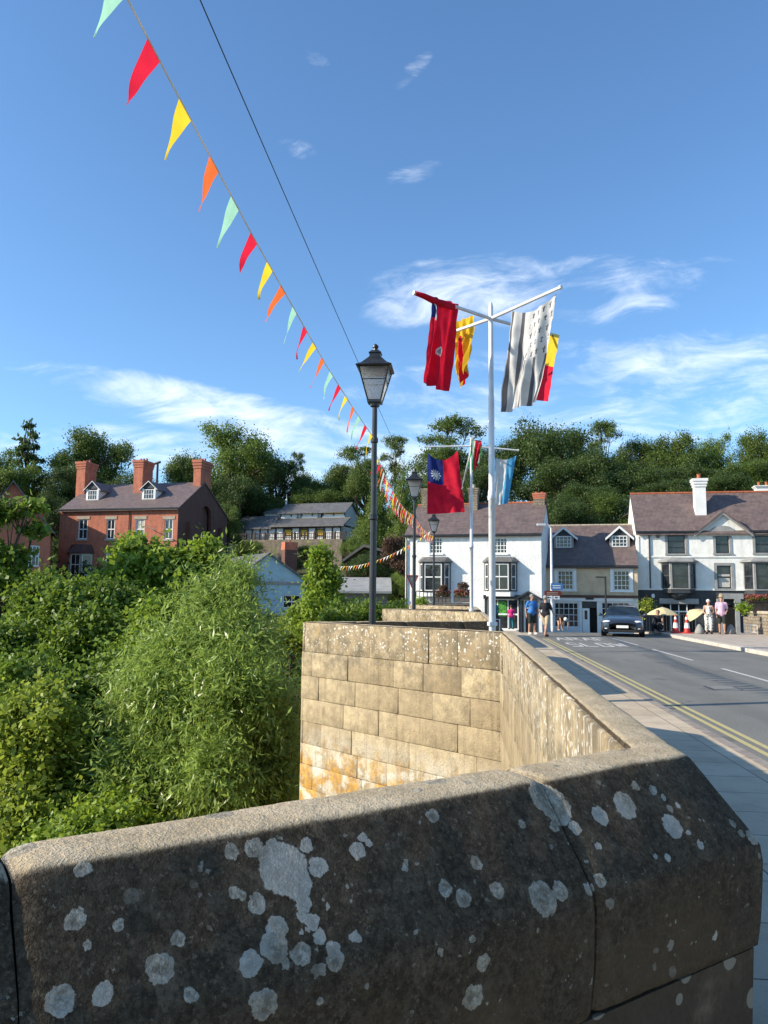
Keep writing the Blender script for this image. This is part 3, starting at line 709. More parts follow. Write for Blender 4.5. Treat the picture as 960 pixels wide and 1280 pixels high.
# ------------------------------------------------------------------ buildings
class House:
    def __init__(s, name, label, px0, py0, D, beta, zb, cat='house'):
        p = at(px0, py0, D); s.a = PSI-R(beta); s.O = Vector((p.x, p.y, zb)); s.ex = Vector((math.cos(s.a), math.sin(s.a), 0)); s.ey = Vector((-math.sin(s.a), math.cos(s.a), 0))
        s.root = empty(name, s.O, label, cat, s.a)
    def uv(s, px, py, dy=0.0):
        p = onplane(px, py, s.O+s.ey*dy, s.ey)-s.O; return p.dot(s.ex), p.z
    def rect(s, x0, y0, x1, y1, dy=0.0):
        a = s.uv(x0, y1, dy); b_ = s.uv(x1, y0, dy); return a[0], b_[0], a[1], b_[1]
def wall_holes(mb, u0, u1, z0, z1, holes, y=0.0, rev=.16, m=0, th=.3):
    us = sorted({u0, u1}|{h[0] for h in holes}|{h[1] for h in holes}); zs = sorted({z0, z1}|{h[2] for h in holes}|{h[3] for h in holes})
    us = [u for u in us if u0 <= u <= u1]; zs = [z for z in zs if z0 <= z <= z1]
    for a, b_ in zip(us, us[1:]):
        for c, d in zip(zs, zs[1:]):
            cu, cz = (a+b_)/2, (c+d)/2
            if any(h[0] < cu < h[1] and h[2] < cz < h[3] for h in holes): continue
            mb.face([(a, y, c), (b_, y, c), (b_, y, d), (a, y, d)], m)
    for (a, b_, c, d) in holes:
        mb.face([(a, y, c), (a, y, d), (a, y+rev, d), (a, y+rev, c)], m); mb.face([(b_, y, c), (b_, y+rev, c), (b_, y+rev, d), (b_, y, d)], m)
        mb.face([(a, y, d), (b_, y, d), (b_, y+rev, d), (a, y+rev, d)], m); mb.face([(a, y, c), (a, y+rev, c), (b_, y+rev, c), (b_, y, c)], m)
def window(root, r, y=.07, cols=2, rows=2, fr='white_paint', fw=.07, bar=.035, glass='window_glass', name='window', label=None, rail=True, curtain=None):
    u0, u1, z0, z1 = r; mb = MB()
    mb.box(u0, u0+fw, y, y+.08, z0, z1); mb.box(u1-fw, u1, y, y+.08, z0, z1); mb.box(u0+fw, u1-fw, y, y+.08, z1-fw, z1); mb.box(u0+fw, u1-fw, y, y+.08, z0, z0+fw)
    for k in range(1, cols):
        x = u0+(u1-u0)*k/cols; mb.box(x-bar/2, x+bar/2, y+.012, y+.06, z0+fw, z1-fw)
    for k in range(1, rows):
        z = z0+(z1-z0)*k/rows; b2 = bar*(1.6 if rail and k*2 == rows else 1); mb.box(u0+fw, u1-fw, y+.004, y+.056, z-b2/2, z+b2/2)
    w_ = mb.build(name, fr, root)
    if label: w_['label'] = label
    g = MB(); g.box(u0+fw*.6, u1-fw*.6, y+.045, y+.053, z0+fw*.6, z1-fw*.6); g.build('pane', glass, w_)
    if curtain:
        g = MB(); a, b_, c, d = curtain
        g.box(u0+(u1-u0)*a, u0+(u1-u0)*b_, y+.04, y+.0445, z0+(z1-z0)*c, z0+(z1-z0)*d); g.build('blind', 'curtain', w_)
    return w_
def trim(root, r, wd=.14, y=-.045, d=.05, mat='white_paint', sill=.06, name='window_surround', top=True, proud=0):
    u0, u1, z0, z1 = r; mb = MB()
    mb.box(u0-wd, u0-.002, y, y+d, z0, z1+(wd if top else 0)); mb.box(u1+.002, u1+wd, y, y+d, z0, z1+(wd if top else 0))
    if top: mb.box(u0-.002, u1+.002, y, y+d, z1+.002, z1+wd)
    mb.box(u0-wd-.04, u1+wd+.04, y-.06, y+d, z0-.12, z0-.002)
    return mb.build(name, mat, root)
def chimney(root, u, z, w_, d, y, h, mat='red_brick', cap='red_brick', pots=2, potmat='terracotta', flare=.05, name='chimney', potr=.11, poth=.4, capc=3):
    mb = MB(); mb.box(u-w_/2, u+w_/2, y-d/2, y+d/2, z, z+h*.8)
    c = mb.build(name, mat, root)
    mb = MB()
    for k in range(capc):
        e = flare*(k+1); z0 = z+h*.8+.002+(h*.2)*k/capc; mb.box(u-w_/2-e, u+w_/2+e, y-d/2-e, y+d/2+e, z0, z0+h*.2/capc-.003)
    mb.build('chimney_cap', cap, c)
    for k in range(pots):
        mb = MB(); x = u+(k-(pots-1)/2)*(w_/max(1, pots)); mb.lathe([(potr, 0), (potr*.85, poth*.6), (potr*.85, poth*.9), (potr, poth*.92), (potr, poth), (potr*.7, poth)], 10, 0, (x, y, z+h))
        mb.build('chimney_pot', potmat, c, smooth=False)
    return c
def gable_roof(root, u0, u1, y0, y1, ze, zr_, mat, over=.15, th=.10, name='roof', yr=None, hang=.25, ridge=None):
    """ridge along u; eaves at ze"""
    yr = (y0+y1)/2 if yr is None else yr
    mb = MB()
    s1 = (zr_-ze)/(yr-y0); s2 = (zr_-ze)/(y1-yr)
    poly = [(y0-hang, ze-hang*s1), (yr, zr_), (y1+hang, ze-hang*s2), (y1+hang, ze-hang*s2+th), (yr, zr_+th*1.2), (y0-hang, ze-hang*s1+th)]
    # split front and back so the patterns follow each slope
    mb.prism([poly[0], poly[1], poly[4], poly[5]], u0-over, u1+over, 0, axis='x'); mb.prism([poly[1], poly[2], poly[3], poly[4]], u0-over, u1+over, 0, axis='x')
    o = mb.build(name, mat, root)
    if ridge:
        mb = MB(); x = u0-over
        while x < u1+over-.05:
            e = min(x+.45, u1+over); mb.tube([(x+.01, yr, zr_+th*1.1), (e-.01, yr, zr_+th*1.1)], .09, 8); x = e
        mb.build('ridge_tiles', ridge, o)
    return o
def gable_wall(mb, u, y0, y1, ze, zr_, yr, m=0, th=.25, z0=-1.5):
    poly = [(y0, z0), (y0, ze-.01), (yr, zr_-.01), (y1, ze-.01), (y1, z0)]
    mb.prism(poly, u, u+th, m, axis='x')
def gutter(root, u0, u1, z, y=-.2, mat='black_paint', r=.06, name='gutter', down=()):
    mb = MB(); mb.box(u0, u1, y-r, y+r, z-r*1.3, z+r*.6)
    for (u, zb) in down: mb.tube([(u, y, z), (u, -.07, z-.3), (u, -.07, zb)], .045, 8)
    return mb.build(name, mat, root)
def bay(root, u0, u1, z0, z1, d=.6, fr='black_paint', sash='white_paint', roof='slate_grey', base='white_paint', cols=2, rows=2, splay=.35, name='bay_window', glass='window_glass', base_h=.25, roofh=.28, ov=.14):
    """canted bay on the wall plane y=0"""
    b_ = MB(); pts = [(u0, 0), (u0+splay, -d), (u1-splay, -d), (u1, 0)]
    b_.prism(pts, z0-base_h, z0-.002, 0, axis='z')
    r = b_.build(name, base, root)
    f = MB(); g = MB(); sh = MB()
    for k, (a, c) in enumerate(zip(pts, pts[1:])):
        a = Vector(a); c = Vector(c); L = (c-a).length; dd = (c-a)/L; nn_ = Vector((dd.y, -dd.x)); 
        def Q(s_, o_, z_): p = a+dd*s_+nn_*o_; return (p.x, p.y, z_)
        def bx(mbx, s0, s1, o0, o1, za, zb):
            mbx.v += [Q(s0, o0, za), Q(s1, o0, za), Q(s1, o1, za), Q(s0, o1, za), Q(s0, o0, zb), Q(s1, o0, zb), Q(s1, o1, zb), Q(s0, o1, zb)]; i = len(mbx.v)-8
            for ff in ((0, 3, 2, 1), (4, 5, 6, 7), (0, 1, 5, 4), (1, 2, 6, 5), (2, 3, 7, 6), (3, 0, 4, 7)): mbx.f.append(tuple(i+q for q in ff)); mbx.m.append(0)
        bx(f, 0, .09, -.06, .03, z0, z1); bx(f, L-.09, L, -.06, .03, z0, z1); bx(f, .09, L-.09, -.06, .03, z1-.09, z1); bx(f, .09, L-.09, -.06, .05, z0, z0+.07)
        bx(sh, .10, .16, -.05, .01, z0+.075, z1-.095); bx(sh, L-.16, L-.10, -.05, .01, z0+.075, z1-.095); bx(sh, .16, L-.16, -.05, .01, z1-.16, z1-.1); bx(sh, .16, L-.16, -.05, .01, z0+.08, z0+.14)
        zm = (z0+z1)/2; bx(sh, .16, L-.16, -.045, .0, zm-.035, zm+.035)
        if k == 1 and cols > 1:
            for q in range(1, cols): bx(sh, L*q/cols-.02, L*q/cols+.02, -.042, -.006, z0+.14, z1-.16)
        bx(g, .12, L-.12, -.035, -.028, z0+.1, z1-.12)
    f.build('bay_frame', fr, r); sh.build('sash', sash, r); g.build('pane', glass, r)
    k = MB(); e = ov; top = [(u0-e, 0), (u0+splay-e, -d-e), (u1-splay+e, -d-e), (u1+e, 0)]; tp = [(u0+.15, 0), (u0+splay+.1, -d*.35), (u1-splay-.1, -d*.35), (u1-.15, 0)]
    k.v += [(x, y, z1+.002) for x, y in top]+[(x, y, z1+.08) for x, y in top]+[(x, y, z1+.08+roofh) for x, y in tp]
    k.f += [(3, 2, 1, 0), (0, 1, 5, 4), (1, 2, 6, 5), (2, 3, 7, 6), (4, 5, 9, 8), (5, 6, 10, 9), (6, 7, 11, 10), (8, 9, 10, 11)]; k.m += [0]*8
    k.build('bay_roof', roof, r)
    dk = MB(); dk.box(u0+.1, u1-.1, -.02, -.01, z0, z1); dk.build('bay_interior', 'dark_interior', r)
    return r
ZB = -.66
# ===== white cottage
h = House('white_cottage', 'white two storey cottage with two dark framed bay windows, behind the flagpoles', 506, 786, 52, 17, ZB)
rt = h.root; Wd = h.uv(677, 720)[0]; ze = h.uv(600, 668)[1]; zrg = ze+2.35; DEP = 7.2
up1 = h.rect(537, 672, 553, 692); up2 = h.rect(617, 672, 634, 692)
shop = h.rect(609, 749, 648, 785); door = h.rect(655, 751, 669, 786); shop = (shop[0], shop[1], .25, shop[3]); door = (door[0], door[1], .02, door[3])
mb = MB(); wall_holes(mb, 0, Wd, -1.0, ze, [up1, up2, shop, door])
gable_wall(mb, 0, .002, DEP, ze, zrg, DEP/2, th=.24); gable_wall(mb, Wd-.24, .002, DEP, ze, zrg, DEP/2, th=.24); mb.box(.24, Wd-.24, DEP-.3, DEP, -1, ze)
mb.box(.3, Wd-.3, .55, .6, -1, ze, 1)
mb.build('wall', ['whitewash', 'dark_interior'], rt)
gable_roof(rt, 0, Wd, 0, DEP, ze, zrg, 'slate_purple', .06, ridge='terracotta')
gutter(rt, -.1, Wd+.05, ze-.02, -.3, down=[(.12, 0)])
for r_ in (up1, up2): window(rt, r_, .06, 4, 4, bar=.04, rail=False)
for r_ in (up1, up2): mb = MB(); mb.box(r_[0]-.08, r_[1]+.08, -.09, -.004, r_[2]-.09, r_[2]-.004); mb.build('sill', 'white_paint', rt)
for (x0, y0, x1, y1) in ((525, 703, 563, 740), (606, 703, 646, 739)):
    r_ = h.rect(x0, y0, x1, y1); bay(rt, r_[0], r_[1], r_[2], r_[3], .62, base_h=.32)
# shop front and porch
window(rt, shop, .02, 3, 2, fr='white_paint', bar=.06, glass='window_glass', name='shop_window')
mb = MB(); mb.box(shop[0]+.15, shop[0]+1.25, .062, .064, shop[2]+.85, shop[3]-.15); mb.build('window_display', 'green_display', rt)
mb = MB(); mb.box(shop[0]+.1, shop[1]-.1, -.35, -.02, .0, .26); mb.build('window_ledge', 'white_paint', rt)
mb = MB(); mb.box(shop[0]-.14, shop[0]-.01, -.12, .02, 0, shop[3]); mb.box(shop[1]+.01, shop[1]+.14, -.12, .02, 0, shop[3]); mb.box(shop[0]-.2, shop[1]+.2, -.25, .02, shop[3]+.01, shop[3]+.26)
mb.build('shop_front_frame', 'black_paint', rt)
mb = MB(); mb.box(door[0], door[0]+.09, .02, .1, .02, door[3]); mb.box(door[1]-.09, door[1], .02, .1, .02, door[3]); mb.box(door[0]+.09, door[1]-.09, .02, .1, door[3]-.5, door[3]-.42)
mb.box(door[0]-.14, door[0]-.003, -.05, .02, 0, door[3], 1); mb.box(door[1]+.003, door[1]+.14, -.05, .02, 0, door[3], 1)
mb.build('door_frame', ['white_paint', 'black_paint'], rt)
mb = MB(); mb.box(door[0]+.1, door[1]-.1, .12, .16, .02, door[3]-.5); mb.build('door', 'black_paint', rt)
cx = (door[0]+door[1])/2; zt = door[3]
mb = MB()
for sgn in (-1, 1):
    mb.prism([(cx, zt+.62), (cx+sgn*.85, zt+.12), (cx+sgn*.85, zt+.02), (cx, zt+.5)][::sgn], -.7, 0, 0)
mb.prism([(cx-.62, zt+.06), (cx+.62, zt+.06), (cx, zt+.46)], -.62, -.56, 0)
mb.build('porch_hood', 'black_paint', rt)
u_, z_ = h.uv(675, 650); chimney(rt, Wd-.42, ze+1.0, .75, .8, DEP/2, h.uv(675, 617, DEP/2)[1]-ze-1.0, 'rubble', 'red_brick', 2, flare=.03, poth=.12)
u_ = h.uv(594, 620, DEP/2)[0]; chimney(rt, u_, ze+1.6, .6, .7, DEP/2-.5, h.uv(594, 612, DEP/2)[1]-ze-1.6, 'rubble', 'rubble', 1, 'sandstone_trim', .03, potr=.14, poth=.3)
chimney(rt, .75, ze+1.2, .9, .8, DEP/2, h.uv(520, 612, DEP/2)[1]-ze-1.2, 'rubble', 'rubble', 0, flare=.03)
HCOT = h
# ===== tan house
h = House('tan_house', 'small tan shop house with two white gabled dormers, behind the parked car', 677.5, 788, 52.6, 14, ZB)
rt = h.root; Wd = h.uv(797, 720)[0]; ze = h.uv(735, 707)[1]; DEP = 7.6; zrg = ze+2.95
w1 = h.rect(697, 713, 716.5, 737); w2 = h.rect(767, 713, 787, 738)
sw = h.rect(693, 753, 723, 785); dr = h.rect(728, 752, 746, 788); sw2 = h.rect(752, 753, 787, 785)
sw = (sw[0], sw[1], .35, sw[3]); dr = (dr[0], dr[1], .02, dr[3]); sw2 = (sw2[0], sw2[1], .35, sw2[3])
zf = h.uv(735, 744.5)[1]
mb = MB(); wall_holes(mb, 0, Wd, zf, ze, [w1, w2]); wall_holes(mb, 0, Wd, -1, zf-.002, [sw, dr, sw2], 0, .16, 1)
gable_wall(mb, 0, .002, DEP, ze, zrg, DEP/2); gable_wall(mb, Wd-.25, .002, DEP, ze, zrg, DEP/2); mb.box(.25, Wd-.25, DEP-.3, DEP, -1, ze); mb.box(.3, Wd-.3, .6, .65, -1, ze, 2)
mb.build('wall', ['tan_render', 'white_paint', 'dark_interior'], rt)
gable_roof(rt, 0, Wd, 0, DEP, ze, zrg, 'slate_purple', .04, ridge='sandstone_trim'); gutter(rt, -.02, Wd, ze-.02, -.3, down=[(.28, 0)])
for r_ in (w1, w2):
    window(rt, r_, .05, 4, 4, bar=.035, rail=False); trim(rt, r_, .2, sill=.1)
window(rt, sw, .05, 5, 4, bar=.035, rail=False, name='shop_window', glass='window_glass'); window(rt, sw2, .05, 5, 4, bar=.035, rail=False, name='shop_window')
mb = MB(); mb.box(0, Wd, -.22, -.004, zf-.14, zf+.03); mb.build('fascia_moulding', 'brown_fascia', rt)
mb = MB(); mb.box(sw[0]-.2, Wd-.3, -.12, -.004, dr[3]+.03, zf-.15); mb.build('shop_fascia', 'white_paint', rt)
mb = MB(); mb.box(dr[0]+.25, dr[1]-.2, -.16, -.125, dr[3]+.12, dr[3]+.32); mb.build('name_board', 'charcoal_paint', rt)
mb = MB(); mb.box(dr[0], dr[1], .04, .1, dr[3]-.42, dr[3]-.02); mb.build('door_light', 'black_paint', rt)
mb = MB(); mx_ = (dr[0]+dr[1])/2; mb.box(dr[0]+.02, mx_, .04, .09, .03, dr[3]-.45); d_o = mb.build('door', 'white_paint', rt)
mb = MB(); mb.box(dr[0]+.16, mx_-.14, .03, .039, .9, dr[3]-.6); mb.build('door_pane', 'window_glass', d_o)
mb = MB(); mb.box(mx_+.0, dr[1]-.02, .3, .34, .03, dr[3]-.45); mb.build('door_opening', 'dark_interior', rt)
mb = MB()
for x in (dr[0]-.16, dr[1]+.02, sw2[1]+.02): mb.box(x, x+.13, -.1, -.003, 0, dr[3])
mb.build('pilaster', 'white_paint', rt)
def dormer(h, px, x0, y0, x1, y1, apex, foot, ze, zrg, DEP, cols=4, rows=3, fr='white_paint', side='slate_grey', cheek='grey_trim', roofm='slate_purple', big=.13, slope=None):
    """gabled dormer: window rect px on its front plane"""
    sl_ = (zrg-ze)/(DEP/2)
    # front plane depth where the roof reaches the window sill
    dy = .2
    for _ in range(8):
        z0 = h.uv((x0+x1)/2, y1, dy)[1]; dy = max(.1, (z0-.12-ze)/sl_)
    r_ = h.rect(x0, y0, x1, y1, dy-.02); ap = h.uv(px, apex, dy)[1]; ft = h.uv(px, foot, dy)[1]; root = h.root
    a, b_ = r_[0]-.16, r_[1]+.16; dz = (ap-ze)/sl_
    mb = MB(); mb.box(a, r_[0]-.001, dy, dz, r_[2]-.25, ft); mb.box(r_[1]+.001, b_, dy, dz, r_[2]-.25, ft)
    mb.box(r_[0], r_[1], dy, dy+.1, r_[2]-.2, r_[2]-.001)
    c = (a+b_)/2; mb.prism([(a, ft), (b_, ft), (c, ap-.05)], dy+.002, dz, 1)
    d = mb.build('dormer', [cheek, 'charcoal_paint'], root)
    window(d, r_, dy-.01, cols, rows, fr=fr, bar=.035, fw=.06, rail=False)
    e = .24; sl2 = (ap-ft)/(c-a)
    for sgn in (-1, 1):
        rm = MB(); p = [(c, ap+.08), (c+sgn*(c-a+e), ft-e*sl2+.08), (c+sgn*(c-a+e), ft-e*sl2), (c, ap)]
        rm.prism(p[::sgn], dy-.1, dz+.3, 0); rm.build('dormer_roof', roofm, d)
        bm_ = MB(); p = [(c, ap+.10), (c+sgn*(c-a+e+.03), ft-e*sl2+.08), (c+sgn*(c-a+e+.03), ft-e*sl2+.08-big*1.3), (c, ap+.10-big*1.4)]
        bm_.prism(p[::sgn], dy-.16, dy-.103, 0); bm_.build('bargeboard', fr, d)
    return d
dormer(h, 704.5, 695, 670, 714, 684.5, 660, 670.5, ze, zrg, DEP)
dormer(h, 774.5, 765, 669.5, 784, 683.5, 659, 670, ze, zrg, DEP)
# ===== white pub
h = House('white_pub', 'white pub with charcoal ground floor and slim white chimney, at the right edge', 798, 788, 52.4, 12, ZB, 'pub')
rt = h.root; Wd = h.uv(1010, 720)[0]; ze = h.uv(850, 664.5)[1]; DEP = 6.0; zrg = ze+2.9
ups = [h.rect(835, 669, 856, 692), h.rect(895, 669, 911, 691.5), h.rect(944.5, 669.5, 965, 691)]; mid = h.rect(897, 707, 913.5, 735.5)
zg = h.uv(850, 737)[1]; d1 = h.rect(829, 756, 869, 786); d2 = h.rect(902, 756, 918, 786); d1 = (d1[0], d1[1], .02, d1[3]); d2 = (d2[0], d2[1], .02, d2[3])
mb = MB(); wall_holes(mb, 0, Wd, zg, ze, ups+[mid]); 
gable_wall(mb, 0, .002, DEP, ze, zrg, DEP/2, th=.25); gable_wall(mb, Wd-.25, .002, DEP, ze, zrg, DEP/2, th=.25); mb.box(.25, Wd-.25, DEP-.3, DEP, -1, ze); mb.box(.3, Wd-.3, .5, .55, -1, ze, 2)
wall_holes(mb, 0, Wd, -1, zg-.002, [d1, d2], 0, .16, 1)
gx0, gz = h.uv(873, 664); gx1 = h.uv(934, 664)[0]; gxa, gza = h.uv(902.5, 641)
mb.prism([(gx0, ze-.3), (gx1, ze-.3), (gx1, ze+.02), (gxa, gza), (gx0, ze+.02)], -.05, 1.9, 0)
mb.build('wall', ['cream_wall', 'charcoal_paint', 'dark_interior'], rt)
gable_roof(rt, 0, Wd, 0, DEP, ze, zrg, 'slate_purple', .03, ridge='terracotta')
gutter(rt, -.02, gx0-.1, ze-.0, -.26, 'black_paint', down=[(h.uv(812, 700)[0], zg+.05)]); gutter(rt, gx1+.1, Wd, ze-.0, -.26, 'black_paint')
mb = MB()
for sgn, ge in ((-1, gx0), (1, gx1)):
    sl2 = (gza-ze)/abs(ge-gxa); e = .3
    p = [(gxa, gza+.14), (ge+sgn*e, ze-e*sl2+.14), (ge+sgn*e, ze-e*sl2), (gxa, gza)]; mb.prism(p[::sgn], -.3, 2.3, 0)
mb.build('gable_roof', 'slate_purple', rt)
mb = MB()
for sgn, ge in ((-1, gx0), (1, gx1)):
    sl2 = (gza-ze)/abs(ge-gxa); e = .32
    p = [(gxa, gza+.02), (ge+sgn*e, ze-e*sl2+.02), (ge+sgn*e, ze-e*sl2-.13), (gxa, gza-.14)]; mb.prism(p[::sgn], -.27, -.2, 0)
mb.build('bargeboard', 'grey_trim', rt)
for k, r_ in enumerate(ups):
    window(rt, r_, .05, 1, 2 if k != 0 else 3, fr='black_paint', bar=.05); trim(rt, r_, .16, mat='grey_trim')
window(rt, mid, .05, 1, 2, fr='black_paint', bar=.05, curtain=(.08, .92, .06, .62)); trim(rt, mid, .18, mat='grey_trim')
mb = MB(); r_ = ups[1]; cx = (r_[0]+r_[1])/2
mb.prism([(cx+1.0*math.cos(a)*.78, r_[3]+.22+.42*math.sin(a)) for a in [math.pi*k/12 for k in range(13)]], -.11, -.055, 0); mb.build('arched_pediment', 'grey_trim', rt)
mb = MB(); zs_ = h.uv(850, 696)[1]; mb.box(0, Wd, -.06, -.003, zs_-.05, zs_+.05); mb.box(0, Wd, -.1, -.003, zg-.04, zg+.08)
for x in (.03, h.uv(809, 700)[0], ): mb.box(x, x+.16, -.04, -.003, zg+.09, ze-.3)
mb.build('string_course', 'cream_wall', rt)
for (x0, y0, x1, y1) in ((827, 703, 869, 736.5), (930, 703, 968, 738)):
    r_ = h.rect(x0, y0, x1, y1); b_ = bay(rt, r_[0], r_[1], r_[2], r_[3], .75, fr='grey_trim', sash='charcoal_paint', roof='grey_trim', base='charcoal_paint', cols=1, base_h=.25, splay=.5, ov=.22, roofh=.2)
    m2 = MB(); m2.lathe([(.05, -.75), (.35, -.68), (.6, -.45), (.72, -.255)], 14, 0, ((r_[0]+r_[1])/2, -.02, r_[2])); m2.build('bay_corbel', 'charcoal_paint', b_, smooth=True)
lt = h.rect(824, 748.5, 873, 754.5); mb = MB(); mb.box(lt[0], lt[1], -.14, -.003, lt[2], lt[3]); lt = h.rect(899, 742, 926, 748.5); mb.box(lt[0], lt[1], -.7, -.003, lt[2], lt[3]); mb.build('stone_lintel', 'grey_trim', rt)
for d_ in (d1, d2): mb = MB(); mb.box(d_[0], d_[1], .14, .16, 0, d_[3]); mb.build('dark_doorway', 'dark_interior', rt)
mb = MB()
for q in range(1, 4): x = d1[0]+(d1[1]-d1[0])*q/4; mb.box(x-.03, x+.03, .04, .1, .02, d1[3])
mb.box(d1[0], d1[1], .03, .11, d1[3]-.5, d1[3]-.42); mb.build('door_frame', 'white_paint', rt)
for px in (898.5, 919.5):
    u_ = h.uv(px, 770)[0]; mb = MB(); mb.box(u_-.12, u_+.12, -.66, -.44, 0, lt[2]-.28); mb.box(u_-.19, u_+.19, -.72, -.38, lt[2]-.27, lt[2]-.004); mb.box(u_-.16, u_+.16, -.7, -.4, -.0, .22); mb.build('porch_pillar', 'grey_trim', rt)
u_, z_ = h.uv(816, 745); mb = MB(); mb.ell((u_, -.12, z_), (.13, .13, .16), 10, 8); mb.build('wall_lamp', 'white_paint', rt, smooth=True)
mb = MB(); u_, z_ = h.uv(822, 671); mb.box(u_-.1, u_+.1, -.3, -.003, z_-.06, z_+.12); mb.build('floodlight', 'black_paint', rt)
cu, cz = h.uv(875, 641, 1.5); ct = h.uv(875, 599, 1.5)[1]
chimney(rt, cu, ze+.9, .72, .72, 1.5, ct-ze-.9, 'white_paint', 'white_paint', 1, 'terracotta', .05, potr=.15, poth=.35)
cu = h.uv(955, 610, DEP/2)[0]; chimney(rt, cu, zrg-.3, 1.0, .7, DEP/2+.3, .85, 'white_paint', 'white_paint', 2, 'terracotta', .04, poth=.3)
HPUB = h
# ===== red brick villa
h = House('brick_villa', 'large red brick villa with three tall chimneys, above the riverside trees', 72, 700, 75, 14, 2.6)
rt = h.root; Wd = h.uv(222, 660)[0]; ze = h.uv(150, 636)[1]; DEP = 10.5; YR = 5.0; zrg = ze+3.05
wu = [h.rect(a, 649, b_, 674) for a, b_ in ((97, 110), (132.5, 144), (169, 181), (205, 216.5))]; wl = [h.rect(131, 693, 141.5, 719)]+[h.rect(a, 693, b_, 719) for a, b_ in ((170, 181), (205, 216))]
mb = MB(); wall_holes(mb, 0, Wd, -3, ze, wu+wl)
gable_wall(mb, 0, .002, DEP, ze, zrg, YR, 0, .3, -3); mb.box(.3, Wd-.3, DEP-.3, DEP, -3, ze); mb.box(.4, Wd-.5, .8, .85, -3, ze, 1)
mb.build('wall', ['red_brick', 'dark_interior'], rt)
# right gable wall with tall arched recess, its shade put into a darker brick
mb = MB(); g0, g1 = 4.6, 6.8; za_ = ze-.3
def arch(n=10): return [((g0+g1)/2+(g1-g0)/2*math.cos(math.pi*k/n), za_+(g1-g0)/2*math.sin(math.pi*k/n)) for k in range(n+1)]
sl_ = lambda y: ze+(zrg-ze)*(y/YR if y < YR else (DEP-y)/(DEP-YR))
ar = arch()
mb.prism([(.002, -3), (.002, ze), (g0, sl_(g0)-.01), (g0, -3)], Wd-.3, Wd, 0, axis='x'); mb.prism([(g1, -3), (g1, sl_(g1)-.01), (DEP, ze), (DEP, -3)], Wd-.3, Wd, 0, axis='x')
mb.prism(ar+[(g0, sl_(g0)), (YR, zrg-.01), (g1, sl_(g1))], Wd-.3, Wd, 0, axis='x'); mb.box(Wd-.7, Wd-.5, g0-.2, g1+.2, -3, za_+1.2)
mb.build('gable_wall', 'dark_or_shaded_brick', rt)
for y_ in (1.6, 8.4): mb = MB(); mb.box(Wd+.003, Wd+.45, y_, y_+.8, -3, ze-1.2); mb.build('buttress', 'dark_or_shaded_brick', rt)
gable_roof(rt, 0, Wd, 0, DEP, ze, zrg, 'slate_purple', .12, yr=YR, hang=.35)
gutter(rt, -.2, Wd+.1, ze-.02, -.35, down=[(h.uv(161.5, 660)[0], -2)])
for k, r_ in enumerate(wu+wl):
    window(rt, r_, .06, 2, 2, bar=.06, fw=.1, curtain=(.1, .9, .45, .93) if k == 2 else None)
    mb = MB(); mb.box(r_[0]-.2, r_[1]+.2, -.04, -.003, r_[3]+.003, r_[3]+.3); mb.box(r_[0]-.15, r_[1]+.15, -.08, -.003, r_[2]-.16, r_[2]-.003); mb.build('stone_lintel', 'sandstone_trim', rt)
r_ = h.rect(85, 692, 116, 720); bay(rt, r_[0], r_[1], r_[2], r_[3], .8, fr='sandstone_trim', sash='white_paint', roof='pantile', base='sandstone_trim', base_h=2.5, splay=.7, roofh=.8, ov=.2)
dormer(h, 115, 109, 612.5, 121.5, 625, 602.5, 611, ze, zrg, YR*2, 4, 2, 'white_paint', side='slate_purple', cheek='white_paint', roofm='slate_purple', big=.05)
dormer(h, 186, 179, 611.5, 192.5, 624, 602.5, 610.5, ze, zrg, YR*2, 4, 2, 'white_paint', side='slate_purple', cheek='white_paint', roofm='slate_purple', big=.05)
def ch(px, pyt, w_, d_, yy, base):
    u_, zt = h.uv(px, pyt, yy); chimney(rt, u_, base, w_, d_, yy, zt-base, 'red_brick', 'red_brick', 3, flare=.05, poth=.3, capc=3)
ch(109, 579, 1.0, 1.9, YR-1.0, ze+1.6); ch(180, 577, 1.0, 1.9, YR-1.0, ze+1.6); ch(253.5, 577, .8, 2.2, YR+.3, ze+1.0)
u_, z_ = h.uv(196, 606, YR+1); mb = MB(); mb.tube([(u_, YR+1, z_-1), (u_, YR+1, z_+2.2)], .12, 8); mb.tube([(u_-.25, YR+1, z_+2.25), (u_+.3, YR+1, z_+2.4)], .14, 8); mb.build('flue_pipe', 'black_paint', rt)
u_, z_ = h.uv(193, 661); mb = MB(); mb.tube([(u_-.7, -.1, z_+.25), (u_-.7, -.5, z_+.25), (u_+.6, -.9, z_-.2)], .04, 6); mb.build('wall_bracket', 'black_paint', rt)
# ===== brick house far left
h = House('brick_gable_house', 'red brick house with steep gable and one white window, at the far left edge', -30, 700, 66, -22, 1.5)
rt = h.root; Wd = h.uv(62, 690)[0]; ze = h.uv(62, 662)[1]; xa, za = h.uv(17, 603)
wn_ = h.rect(34.5, 682, 50, 708)
mb = MB(); wall_holes(mb, 0, Wd, -4, ze, [wn_]); mb.prism([(0, ze), (Wd, ze), (xa, za)], .002, .3, 0); mb.box(0, .3, .3, 8, -4, ze); mb.box(Wd-.3, Wd, .3, 8, -4, ze)
mb.box(.4, Wd-.4, .8, .85, -4, ze, 1); mb.box(.3, Wd-.3, 7.7, 8, -4, ze)
mb.build('wall', ['red_brick', 'dark_interior'], rt)
mb = MB()
for sgn, ge in ((-1, 0), (1, Wd)):
    sl2 = (za-ze)/abs(ge-xa); e = .35; p = [(xa, za+.16), (ge+sgn*e, ze-e*sl2+.16), (ge+sgn*e, ze-e*sl2), (xa, za)]; mb.prism(p[::sgn], -.35, 8.3, 0)
mb.build('roof', 'slate_grey', rt)
